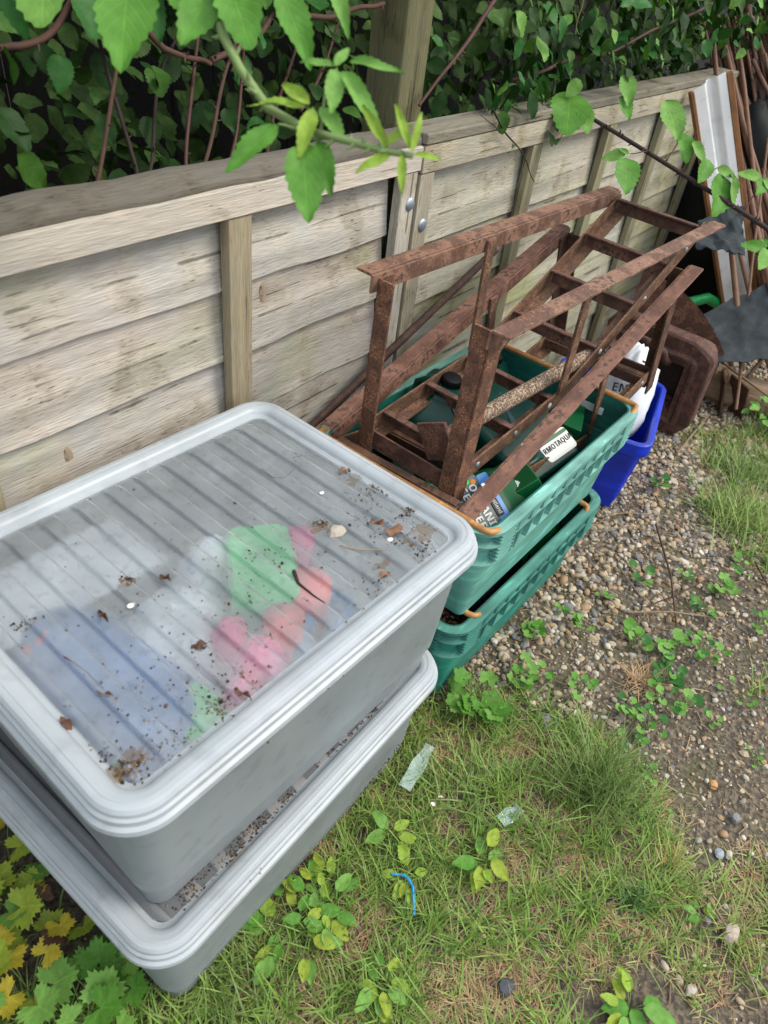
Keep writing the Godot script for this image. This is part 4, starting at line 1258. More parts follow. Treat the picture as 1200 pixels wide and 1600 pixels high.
	t = thing("black_hose", "black ribbed hose inside the lower crate", "hose", Vector3(1.0, 0.17, 0.43))
	g = Geo.new()
	var hp := []
	var hr := []
	for i in 60:
		hp.append(Vector3(-0.08 + i * 0.0042, 0.015 * sin(i * 0.07), -0.012 + 0.008 * sin(i * 0.11)))
		hr.append(0.022 if i % 3 else 0.019)
	g.tube(hp, hr, 14)
	part("hose", g, mats.black_plastic, t)
	t = thing("leaf_litter", "dead brown leaves in the near corner of the lower crate", "leaves", Vector3(0.87, 0.15, 0.42))
	for i in 40:
		var s := rf(0.02, 0.045)
		put("leaf", curled[i % 4], mats.leaf_dead if i % 4 else mats.leaf_dry, t, Transform3D(rbasis(s), Vector3(rf(-0.03, 0.07), rf(-0.03, 0.03), rf(-0.07, 0.03))))

# ---------------------------------------------------------------- rusty ramps
func angle_iron(g: Geo, p0: Vector3, p1: Vector3, f1: Vector3, f2: Vector3, w1: float, w2: float, th := 0.005) -> void:
	# two flanges that leave the line p0-p1 along f1 and f2
	g.bar(p0 + f1 * w1 * 0.5, p1 + f1 * w1 * 0.5, f1, w1 * 0.5, th * 0.5, 0.001)
	g.bar(p0 + f2 * (w2 * 0.5 + th * 0.5), p1 + f2 * (w2 * 0.5 + th * 0.5), f2, w2 * 0.5, th * 0.5, 0.001)

func ramp(label: String, P: Vector3, e1: Vector3, e2: Vector3, e3: Vector3, W: float, tones: Array) -> Node3D:
	var L := 0.8486
	var hh := 0.3254
	var t := thing("car_ramp", label, "car ramp", P, "rusty steel car ramps")
	var q := func(a: float, b: float, c: float) -> Vector3: return e1 * a + e2 * b + e3 * c
	for s in 2:
		var o := -1.0 if s == 0 else 1.0
		var c := W * s
		var g := Geo.new()
		g.tint = tones[0]
		angle_iron(g, q.call(-0.012, 0, c), q.call(L + 0.014, 0, c), e2, e3 * o, 0.029, 0.029)
		part("base_angle", g, mats.rust_clean, t)
		g = Geo.new()
		g.tint = tones[1 + s]
		angle_iron(g, q.call(L, 0.006, c - o * 0.004), q.call(L, hh + 0.01, c - o * 0.004), -e1, -e3 * o, 0.036, 0.028)
		part("leg", g, mats.rust, t)
		g = Geo.new()
		g.tint = tones[3]
		var run := [q.call(-0.012, 0.032, c - o * 0.010), q.call(0.455, 0.250, c - o * 0.010), q.call(0.49, 0.263, c - o * 0.010), q.call(L - 0.004, 0.303, c - o * 0.010)]
		for k in 3:
			var inc := (run[k + 1] - run[k] as Vector3).normalized()
			var nrm := inc.cross(e3).normalized()
			if nrm.dot(e2) < 0:
				nrm = -nrm
			if k == 1:
				g.bar(run[k] - nrm * 0.0175, run[k + 1] - nrm * 0.0175, nrm, 0.0153, 0.0024, 0.0005)
			else:
				angle_iron(g, run[k] - nrm * 0.002, run[k + 1] - nrm * 0.002, -nrm, -e3 * o, 0.031, 0.024)
			if k != 1:
				for j in 3:       # rivets, some with old white paint in the heads
					var rg := Geo.new()
					rg.lathe([[0.006, 0.0], [0.0045, 0.0018], [0.0003, 0.0024]], 9)
					var rp: Vector3 = (run[k] as Vector3).lerp(run[k + 1], 0.15 + 0.33 * j) - nrm * 0.018 + e3 * o * 0.0027
					put("rivet", rg.mesh(), mats.droppings if (j + k + s) % 3 == 0 else mats.galvanised, t, Transform3D(Basis(Quaternion(Vector3.UP, e3 * o)), rp))
		part("incline_rail", g, mats.rust, t)
		g = Geo.new()
		g.tint = Color(1.25, 1.15, 0.85)
		g.bar(q.call(0.535, 0.004, c - o * 0.006), q.call(0.515, 0.232, c - o * 0.006), e1, 0.013, 0.003)
		part("strut", g, mats.rust, t)
	var g := Geo.new()
	for f in [0.012, 0.13, 0.25, 0.375, 0.53, 0.66, 0.785]:
		g = Geo.new()
		g.tint = tones[4]
		var dep: float = 0.004 + f * 0.475 if f < 0.46 else lerpf(0.232, 0.272, (f - 0.46) / 0.385)
		angle_iron(g, q.call(f, dep, 0.014), q.call(f, dep, W - 0.014), e2, e1, 0.030, 0.014, 0.004)
		part("rung", g, mats.rust_clean, t)
	g = Geo.new()
	g.tint = tones[4]
	angle_iron(g, q.call(L - 0.006, hh - 0.012, 0.008), q.call(L - 0.006, hh - 0.012, W - 0.008), -e2, -e1, 0.036, 0.03)
	part("cross_member", g, mats.rust_clean, t)
	return t

func splash_on(t: Node3D, p: Vector3, nrm: Vector3, r: float) -> void:
	var g := Geo.new()
	var u := nrm.cross(Vector3.RIGHT if absf(nrm.x) < 0.8 else Vector3.UP).normalized()
	var w := nrm.cross(u)
	for k in 9:
		var o := (u * rng.randfn() + w * rng.randfn()) * r * 0.45
		var s := rf(0.3, 0.7) * r
		g.xf = Transform3D(Basis(u, nrm, -u.cross(nrm)), p + o)
		g.lathe([[s, 0.0], [s * 0.8, 0.0006 + k * 0.00005], [0.0002, 0.0009 + k * 0.00005]], 9)
	part("bird_dropping", g, mats.droppings, t)

func ramps() -> void:
	var P := Vector3(1.7245, 0.7663, 0.1875)
	var e1 := Vector3(-0.9994, 0.0087, -0.0335)
	var e2 := Vector3(-0.0084, -0.9999, -0.0101)
	var e3 := Vector3(-0.0336, -0.0099, 0.9994)
	ramp("upper rusty steel car ramp lying upside down across the crate, tall end to the left", P, e1, e2, e3, 0.221, [Color(1.2, 1.02, 0.92), Color(1.0, 0.88, 0.74), Color(1.0, 0.88, 0.74), Color(1.15, 1.1, 0.82), Color(0.62, 0.55, 0.55)])
	var P2 := Vector3(0.8338, 0.4620, 0.1128)
	var f1 := Vector3(0.9687, 0.2479, 0.0085)
	var f2 := Vector3(0.2475, -0.9683, 0.0322)
	var f3 := Vector3(-0.0162, 0.0291, 0.9994)
	var t := ramp("lower rusty steel car ramp with mauve-brown edge, tall end over the blue crate", P2, f1, f2, f3, 0.294, [Color(1.12, 0.95, 0.96), Color(0.6, 0.55, 0.5), Color(0.7, 0.62, 0.5), Color(1.45, 1.3, 0.8), Color(0.75, 0.7, 0.6)])
	var nn := -f2
	for q in [[0.07, 0.012], [0.20, 0.012], [0.30, 0.011], [0.50, 0.007], [0.56, 0.006], [0.66, 0.007], [0.02, 0.012]]:
		splash_on(t, f1 * q[0] + f3 * (0.294 + 0.018 + rf(-0.008, 0.008)) + nn * 0.0005, nn, q[1])
	# axle stand pipe with its square foot
	var a: Vector3 = Vector3(0.891, 0.530, 0.309)
	var b: Vector3 = Vector3(1.416, 0.568, 0.380)
	t = thing("pipe_stand", "rusty speckled steel pipe with a square foot plate lying through the ramps", "stand", a)
	var d := (b - a).normalized()
	var g := Geo.new()
	g.tint = Color(0.75, 0.62, 0.66)
	var u := Vector3(0.35, 0.80, -0.42)
	u = (u - d * d.dot(u)).normalized()
	g.box(Transform3D(Basis(d, u, d.cross(u)), Vector3.ZERO), Vector3(0.0035, 0.034, 0.034), 0.001)
	part("foot_plate", g, mats.rust, t)
	g = Geo.new()
	g.tube([d * 0.004, d * 0.05, d * 0.10], [0.012, 0.014, 0.0155], 18)
	g.tint = Color(0.6, 0.5, 0.5)
	part("collar", g, mats.rust, t)
	g = Geo.new()
	g.tube([d * 0.09, d * 0.3, b - a], [0.0145], 20)
	part("pipe", g, mats.flaky_rust, t)
	# rod against the fence
	var r0: Vector3 = Vector3(1.503, 0.628, 0.026)
	var r1: Vector3 = Vector3(0.896, 0.413, 0.026)
	g = Geo.new()
	g.tint = Color(0.45, 0.42, 0.45)
	g.tube([Vector3.ZERO, (r1 - r0) * 0.5, r1 - r0], [0.0085], 10)
	tag(put("iron_rod", g.mesh(), mats.rust, null, Transform3D(Basis.IDENTITY, r0)), "thin dark iron rod leaning along the fence behind the ramps", "rod")

# ---------------------------------------------------------------- far end of the pile
func sheet(called: String, label: String, cat: String, c: Array, m: Material, bump: float, sd: int, ragged := 0.0, th := 0.004) -> void:
	# c: top left, top right, bottom right, bottom left
	var base: Vector3 = c[3]
	var nz := FastNoiseLite.new()
	nz.seed = sd
	nz.frequency = 2.2
	var nrm: Vector3 = ((c[1] - c[0]) as Vector3).cross(c[3] - c[0]).normalized()
	var g := Geo.new()
	for s in 2:
		g.grid(24, 24, func(x, y):
			var e := ragged * nz.get_noise_2d(x * 1.3, 50.0 + y * 1.3)
			var xx: float = clampf(x, 0.0, 1.0) + e * (x - 0.5) * 2.0
			var yy: float = y + ragged * nz.get_noise_2d(x * 1.5 + 9.0, y) * (y - 0.5) * 2.0
			var p: Vector3 = (c[0].lerp(c[1], xx) as Vector3).lerp(c[3].lerp(c[2], xx), yy)
			return p - base + nrm * (bump * nz.get_noise_2d(x * 0.8, y * 0.8) + th * s), 0.5, 0.5, s == 0)
	tag(put(called, g.mesh(), m, null, Transform3D(Basis.IDENTITY, base)), label, cat)

func far_end() -> void:
	# blue crate
	var t := thing("blue_crate", "blue plastic crate standing on the gravel past the green crates", "crate", Vector3(1.796, 0.002, 0.300), "", Basis(Vector3.UP, 0.262))
	var g := Geo.new()
	g.shell([[0.045, 0.0], [0.040, 0.004], [0.016, 0.196], [0.004, 0.199], [0.0, 0.203], [0.0, 0.236], [0.004, 0.240], [0.013, 0.240], [0.017, 0.236], [0.019, 0.200], [0.043, 0.008]], 0.19, 0.155, 0.04, false, true, true, 6)
	part("body", g, mats.blue_crate, t)
	for k in 3:
		g = Geo.new()
		g.bar(Vector3(-0.10 + 0.1 * k, 0.004, 0.116), Vector3(-0.10 + 0.1 * k, 0.196, 0.141), Vector3.RIGHT, 0.018, 0.006, 0.002)
		part("rib", g, mats.blue_crate, t)
	g = Geo.new()
	g.bar(Vector3(-0.176, 0.16, -0.03), Vector3(-0.176, 0.16, 0.05), Vector3.UP, 0.022, 0.006, 0.003)
	g.bar(Vector3(-0.158, 0.004, 0.0), Vector3(-0.176, 0.13, 0.0), Vector3.BACK, 0.03, 0.004, 0.002)
	part("handle_recess", g, mats.blue_crate, t)
	t = thing("leaf_litter", "brown leaf scraps lying inside the blue crate", "leaves", Vector3(1.74, 0.06, 0.37))
	for i in 26:
		var s := rf(0.012, 0.03)
		put("leaf", curled[i % 4], mats.leaf_dry if i % 3 == 0 else mats.leaf_dead, t, Transform3D(rbasis(s), Vector3(rf(-0.04, 0.06), rf(-0.03, 0.02), rf(-0.06, 0.04))))
	# white sack in the blue crate
	t = thing("white_sack", "white printed plastic sack stuffed into the blue crate", "sack", Vector3(1.80, 0.15, 0.345))
	put("sack", lump(0.085, 0.15, 0.075, 0.16, 31), mats.white_bag, t, Transform3D(Basis(Vector3.BACK, -0.35), Vector3(0.0, 0.10, 0.0)))
	for w in [["SAZ", Vector3(1.789, 0.363, 0.373), Vector3(0.30, 0.80, -0.42), 0.036, mats.dark_print], ["EN", Vector3(1.727, 0.322, 0.348), Vector3(0.45, 0.0, 0.85), 0.03, mats.dark_print], ["ISO", Vector3(1.747, 0.333, 0.366), Vector3(0.30, 0.80, -0.42), 0.024, mats.grey_print]]:
		var wn := (Vector3(0, 1.212, 0.8) - w[1] as Vector3).normalized()
		var wx: Vector3 = (w[2] - wn * wn.dot(w[2])).normalized()
		words(w[0], w[3], w[4], t, Transform3D(Basis(wx, wn.cross(wx), wn), w[1] - Vector3(1.80, 0.15, 0.345)), "Droid Sans", true)
	t = thing("white_tub", "white round tub behind the ramps near the fence", "tub", Vector3(1.66, 0.16, 0.10))
	g = Geo.new()
	g.lathe([[0.001, 0.0], [0.05, 0.0], [0.058, 0.14], [0.062, 0.142], [0.062, 0.155], [0.05, 0.158], [0.001, 0.160]], 26, false)
	part("tub", g, mats.white_bag, t)
	t = thing("blue_bag", "crumpled dark blue bag under the pipe between the ramps", "bag", Vector3(1.55, 0.26, 0.22))
	put("bag", lump(0.06, 0.05, 0.08, 0.5, 33), mat("navy", Color(0.04, 0.05, 0.22), 0.45), t)
	# rusty stove door with tubular handle
	var at: Vector3 = Vector3(2.230, 0.017, 0.475)
	var bx := Basis(Vector3(-0.10, 0, 0.995), Vector3(-0.16, 0.98, -0.05), Vector3.ZERO)
	bx.z = bx.x.cross(bx.y)
	bx = bx.orthonormalized()
	t = thing("rusty_stove", "rusty cast iron stove door with a tubular handle leaning past the blue crate", "stove door", Vector3(2.235, 0.0, 0.30), "", bx)
	var lay := func(dx: float, dy: float, dz: float) -> Transform3D: return Transform3D(Basis(Vector3.RIGHT, PI / 2), Vector3(dx, dy, dz))
	g = Geo.new()
	g.xf = lay.call(0.0, 0.165, 0.0)
	g.tint = Color(0.60, 0.50, 0.50)
	g.shell([[0.0, -0.03], [0.0, 0.018], [0.006, 0.024], [0.040, 0.024], [0.046, 0.032], [0.054, 0.032], [0.060, 0.024], [0.078, 0.024], [0.084, -0.03]], 0.175, 0.165, 0.06, false, false, false, 7)
	g.tint = Color(0.16, 0.13, 0.13)
	g.shell([[0.080, -0.034], [0.080, -0.031]], 0.175, 0.165, 0.06, false, true, true, 7)
	var dn3 := FastNoiseLite.new()
	dn3.seed = 61
	dn3.frequency = 9.0
	for i in g.v.size():
		var p := g.v[i]
		g.v[i] = p + Vector3(dn3.get_noise_3dv(p), dn3.get_noise_3dv(p + Vector3(5, 0, 0)), dn3.get_noise_3dv(p + Vector3(0, 7, 0))) * 0.016
	part("frame", g, mats.rust, t)
	g = Geo.new()
	g.tint = Color(0.55, 0.45, 0.45)
	g.tube([Vector3(-0.04, 0.262, 0.02), Vector3(-0.04, 0.29, 0.06), Vector3(-0.03, 0.315, 0.075), Vector3(0.02, 0.315, 0.078), Vector3(0.045, 0.30, 0.07), Vector3(0.05, 0.265, 0.05), Vector3(0.05, 0.245, 0.022)], [0.012], 12)
	part("handle", g, mats.rust, t)
	g = Geo.new()
	g.tint = Color(0.6, 0.5, 0.45)
	g.bar(Vector3(-0.09, 0.11, -0.015), Vector3(0.09, 0.10, -0.015), Vector3.UP, 0.006, 0.004)
	part("bar", g, mats.rust, t)
	t = thing("rusty_plate", "bent rusty sheet standing behind the stove door, topmost", "metal sheet", Vector3(2.30, 0.0, 0.30))
	g = Geo.new()
	g.tint = Color(0.85, 0.7, 0.65)
	for s in 2:
		g.grid(14, 10, func(x, y): return Vector3(0.03 * sin(x * 2.2) + 0.004 * s, 0.02 + y * (0.40 - 0.16 * x * x), -0.16 + x * 0.32), 1, 1, s == 1)
	part("sheet", g, mats.rust, t)
	for q in [[Vector3(2.499, 0.000, 0.501), 0.4, "flat rusty plate on edge right of the stove door"], [Vector3(2.507, 0.000, 0.551), 0.9, "second flat rusty plate nearest the log"]]:
		g = Geo.new()
		g.tint = Color(0.55, 0.46, 0.42)
		g.box(Transform3D(Basis(Vector3.UP, q[1]) * Basis(Vector3.RIGHT, -0.25), Vector3(0, 0.06, -0.02)), Vector3(0.05, 0.065, 0.004))
		tag(put("rusty_plate", g.mesh(), mats.rust, null, Transform3D(Basis.IDENTITY, q[0])), q[2], "metal plate")
	# white boards leaning in the fence corner
	var dn := Vector3(0.272, -0.843, 0.403).normalized()
	var wv := (Vector3.RIGHT - dn * dn.x).normalized().rotated(dn, deg_to_rad(58.0))
	var wb := Basis(wv, -dn, wv.cross(-dn))
	t = thing("white_board", "white moulded board with brown wood edges leaning in the fence corner", "board", Vector3(2.765, 0.045, 0.427) + wv * 0.062, "", wb)
	g = Geo.new()
	for s in 2:
		g.grid(30, 1, func(x, y): return Vector3((x - 0.5) * 0.092, y * (0.965 + 0.01 * x), 0.010 - 0.024 * smoothstep(0.34, 0.50, x) + 0.020 * smoothstep(0.56, 0.74, x) - s * 0.006), 0.2, 1.08, s == 1)
	part("face", g, mats.board_white, t)
	g = Geo.new()
	g.box(Transform3D(Basis.IDENTITY, Vector3(-0.052, 0.48, 0.0)), Vector3(0.0055, 0.48, 0.016))
	part("edge_strip", g, mats.board_edge, t)
	g = Geo.new()
	g.box(Transform3D(Basis.IDENTITY, Vector3(0.0555, 0.485, 0.0)), Vector3(0.009, 0.485, 0.009))
	part("edge_strip", g, mats.board_edge, t)
	sheet("roofing_felt", "torn dark grey roofing felt piece hanging in front of the white boards", "roofing felt", [Vector3(2.453, 0.567, 0.207), Vector3(2.569, 0.629, 0.292), Vector3(2.469, 0.504, 0.377), Vector3(2.388, 0.512, 0.240)], mats.felt, 0.02, 3, 0.10)
	sheet("roofing_felt", "dark grey roofing felt sheet propped below the white boards", "roofing felt", [Vector3(2.346, 0.298, 0.313), Vector3(2.555, 0.444, 0.460), Vector3(2.410, 0.272, 0.598), Vector3(2.259, 0.215, 0.403)], mats.felt, 0.02, 4, 0.05)
	sheet("roofing_felt", "grey-blue felt strip standing behind the canes", "roofing felt", [Vector3(2.991, 0.735, 0.034), Vector3(3.147, 0.767, 0.105), Vector3(2.877, 0.525, 0.302), Vector3(2.774, 0.509, 0.217)], mats.felt, 0.03, 5, 0.06)
	# dark plastic heaped behind
	t = thing("black_sheeting", "black plastic sheeting heaped behind the boards and canes", "sheeting", Vector3(3.25, 0.0, 0.10))
	put("heap", lump(0.42, 0.62, 0.42, 0.5, 21, 5.0), mats.black_plastic, t, Transform3D(Basis.IDENTITY, Vector3(0, 0.28, 0)))
	g = Geo.new()
	g.tube([Vector3(2.551, 0.244, 0.232), Vector3(2.573, 0.284, 0.254), Vector3(2.634, 0.293, 0.287), Vector3(2.699, 0.264, 0.311)], [0.018], 12)
	tag(put("green_hose", g.mesh(), mats.bright_green, null), "bright green hose end in the dark below the white boards", "hose")
	# canes
	var cl := [[1122, 150, 2.30, 1160, 578, 2.30, 0.0095], [1150, 380, 2.40, 1203, 575, 2.32, 0.009], [1108, 40, 2.48, 1172, 330, 2.45, 0.008], [1128, 60, 2.46, 1196, 330, 2.42, 0.011], [1120, 130, 2.44, 1178, 390, 2.40, 0.007], [1140, 90, 2.52, 1222, 300, 2.45, 0.012], [1152, 40, 2.56, 1212, 230, 2.5, 0.014], [1172, 30, 2.58, 1222, 190, 2.54, 0.015], [1135, 190, 2.42, 1215, 420, 2.36, 0.008], [1158, 190, 2.44, 1220, 380, 2.38, 0.009], [1112, 90, 2.5, 1160, 260, 2.47, 0.006], [1148, 210, 2.40, 1195, 420, 2.38, 0.006], [1182, 60, 2.6, 1235, 260, 2.56, 0.014], [1190, 300, 2.3, 1150, 640, 2.28, 0.005], [1215, 520, 2.25, 1168, 590, 2.27, 0.006], [1145, 20, 2.7, 1205, 300, 2.62, 0.013], [1160, 100, 2.66, 1215, 330, 2.6, 0.010], [1118, 20, 2.62, 1165, 230, 2.56, 0.010], [1132, 110, 2.58, 1200, 360, 2.5, 0.009], [1195, 10, 2.5, 1240, 220, 2.45, 0.016], [1170, 150, 2.55, 1225, 420, 2.45, 0.011], [1150, 250, 2.5, 1200, 470, 2.45, 0.008], [1125, 70, 2.7, 1190, 280, 2.64, 0.012], [1180, 230, 2.5, 1225, 450, 2.42, 0.010]]
	var names := ["long brown cane crossing the white boards, foot on the log", "short pale-tipped cane right of the long front cane", "dark thin cane high by the boards' right edge", "thick reddish cane in the middle of the bundle", "slim cane slanting behind the front cane", "stout tan cane in the upper bundle", "thick brown pole at the top of the bundle", "thick brown pole at the far upper right", "slim cane low across the felt strip", "tan cane lower right of the bundle", "thin twiggy cane at the bundle's upper left", "thin cane along the grey felt strip", "stout pole furthest right of the bundle", "thin upright shoot beside the felt pieces", "pale short stick leaning on the log's right end", "brown pole deep in the middle of the bundle", "dark pole just right of the bundle's middle", "upright cane next to the boards' top right corner", "slim reddish cane crossing the grey felt strip", "stout pole cut by the right edge near the top", "straight brown cane low at the right edge of the bundle", "short dark cane above the log", "brown cane behind the thick reddish one", "dark cane low at the bundle's right side"]
	for i in cl.size():
		var q = cl[i]
		var a: Vector3 = from_px(q[0], q[1], q[2])
		var b: Vector3 = from_px(q[3], q[4], q[5])
		b += (b - a) * (0.5 if q[4] < 500 and b.y > 0.2 else 0.0)
		a += (a - b) * 0.25
		var lp := wig(Vector3.ZERO, a - b, 7, 0.006)
		g = Geo.new()
		g.tube(lp, [q[6], q[6] * 0.98, q[6] * 0.97, q[6] * 0.96, q[6] * 0.95, q[6] * 0.93, q[6] * 0.9, q[6] * 0.88, q[6] * 0.86, q[6] * 0.84, q[6] * 0.82, q[6] * 0.8], 10)
		tag(put("cane", g.mesh(), [mats.cane, mats.bark, mats.twig_pale][0 if i % 3 < 2 else 1], null, Transform3D(Basis.IDENTITY, b)), names[i], "cane", "canes leaning in the corner")
	for i in 34:
		var x := rf(1122, 1215)
		var a := from_px(x - rf(0, 15), rf(10, 100), rf(2.46, 2.66))
		var b := from_px(x + rf(25, 70), rf(240, 420), rf(2.40, 2.58))
		b += (b - a) * 0.6
		var r := rf(0.004, 0.011)
		g = Geo.new()
		g.tube(wig(Vector3.ZERO, a - b, 6, 0.008), [r, r, r * 0.95, r * 0.9, r * 0.85, r * 0.8, r * 0.7], 8)
		tag(put("cane", g.mesh(), [mats.cane, mats.cane, mats.bark, mats.twig_pale][i % 4], null, Transform3D(Basis.IDENTITY, b)), "brown cane bunched deep in the shaded corner bundle at the far right", "cane", "canes deep in the corner bundle")
	# log
	t = thing("log", "split weathered log lying past the rusty plates", "log", Vector3(2.60, 0.0, 0.68))
	var nz := FastNoiseLite.new()
	nz.frequency = 5.0
	g = Geo.new()
	g.grid(30, 24, func(x, y):
		var an: float = y * TAU
		var r := 0.058 * (1.0 + 0.2 * nz.get_noise_2d(x * 0.6, cos(an) * 0.3 + sin(an) * 0.2) - 0.12 * exp(-pow((y - 0.42) * 14.0, 2.0)))
		return Vector3(-0.05 + x * 0.1 + cos(an) * r, 0.055 + sin(an) * r, -0.28 + x * 0.62), 0.6, 0.3)
	g.tint = Color(0.6, 0.5, 0.4)
	part("trunk", g, mat("log_wood", Color(0.62, 0.52, 0.42), 0.9, {"tex": mats.fence_wood.albedo_texture, "norm": mats.fence_wood.normal_texture, "uv": 2.0}), t)
	g = Geo.new()
	g.tube([Vector3(2.591, 0.120, 0.427), Vector3(2.512, 0.130, 0.519), Vector3(2.459, 0.125, 0.632)], [0.004], 6)
	tag(put("dry_stalk", g.mesh(), mats.twig_pale, null), "pale dry stalk lying along the top of the log", "stalk")

func from_px(x: float, y: float, d: float) -> Vector3:     # a point of the place at a given distance along the view axis
	var b := camera_basis()
	return Vector3(0, 1.21222, 0.8) + (-b.z + b.x * (x - 600.0) / 1128.94 - b.y * (y - 800.0) / 1128.94) * d

func camera_basis() -> Basis:
	return Basis(Vector3(0.61639, 0.11474, 0.77903), Vector3(0.45349, 0.75707, -0.47032), Vector3(-0.64375, 0.64318, 0.41462))

# ---------------------------------------------------------------- ground, gravel, grass, weeds
func stone_mesh(sd: int, tint := Color(1, 1, 1)) -> ArrayMesh:
	var g := Geo.new()
	g.tint = tint
	var r := RandomNumberGenerator.new()
	r.seed = sd
	var cuts := []
	for i in 7:
		cuts.append([Vector3(r.randfn(), r.randfn(), r.randfn()).normalized(), r.randf_range(0.55, 0.92)])
	var N := 9
	var pts := [Vector3(0, _cut(Vector3.UP, cuts), 0), Vector3(0, -_cut(Vector3.DOWN, cuts), 0)]
	for j in [1, 2, 3]:
		var b: float = PI * 0.5 - PI * j / 4.0
		for k in N:
			var a: float = TAU * (k + 0.5 * (j % 2)) / N
			var d := Vector3(cos(a) * cos(b), sin(b), sin(a) * cos(b))
			pts.append(d * _cut(d, cuts))
	var fs := []
	for k in N:
		var k2 := (k + 1) % N
		fs.append([0, 2 + k2, 2 + k])
		fs.append([1, 2 + 2 * N + k, 2 + 2 * N + k2])
		for j in 2:
			var lo: int = 2 + j * N
			var hi := lo + N
			fs.append([lo + k, lo + k2, hi + k2])
			fs.append([lo + k, hi + k2, hi + k])
	if sd % 2:      # broken flint: keep the facets
		for f in fs:
			g.tri(g.vert(pts[f[0]]), g.vert(pts[f[1]]), g.vert(pts[f[2]]))
	else:
		for p in pts:
			g.vert(p)
		for f in fs:
			g.tri(f[0], f[1], f[2])
	return g.mesh()

func _cut(d: Vector3, cuts: Array) -> float:
	var k := 1.0
	for c in cuts:
		var q: float = d.dot(c[0])
		if q > 0.05:
			k = minf(k, c[1] / q)
	return k

var lawn_poly := PackedVector2Array([Vector2(-1.2, 0.30), Vector2(0.05, 0.30), Vector2(0.12, 0.42), Vector2(0.60, 0.44), Vector2(0.80, 0.42), Vector2(0.86, 0.48), Vector2(0.95, 0.60), Vector2(1.02, 0.74), Vector2(0.96, 0.86), Vector2(0.93, 0.92), Vector2(0.86, 0.98), Vector2(0.82, 1.03), Vector2(0.72, 1.02), Vector2(0.60, 0.93), Vector2(0.52, 0.93), Vector2(0.47, 1.00), Vector2(0.30, 1.4), Vector2(-1.2, 1.6)])
var patches := [[0.90, 1.11, 0.10, 0.9], [0.70, 1.06, 0.06, 0.6], [0.78, 1.10, 0.05, 0.6], [2.25, 0.66, 0.20, 0.6], [1.98, 0.74, 0.16, 0.7], [1.82, 0.84, 0.10, 0.4], [2.45, 0.85, 0.30, 0.7], [1.4, 1.15, 0.2, 0.25], [0.87, 0.55, 0.10, 0.5], [1.9, 1.15, 0.25, 0.4]]

func lawn(x: float, z: float) -> float:
	var d := 0.0
	var w := Vector2(gnoise.get_noise_2d(x * 220.0, z * 220.0), gnoise.get_noise_2d(x * 220.0 + 99.0, z * 220.0)) * 0.05
	if Geometry2D.is_point_in_polygon(Vector2(x, z) + w, lawn_poly):
		d = 1.0
	for p in patches:
		var q: float = Vector2(x - p[0], z - p[1]).length() / p[2]
		d = maxf(d, p[3] * (1.0 - smoothstep(0.5, 1.1, q)))
	return d

func under_things(x: float, z: float) -> bool:
	return (x > 0.16 and x < 0.70 and z > 0.02 and z < 0.47) or (x > 0.83 and x < 1.37 and z > 0.1 and z < 0.455) or z < 0.0

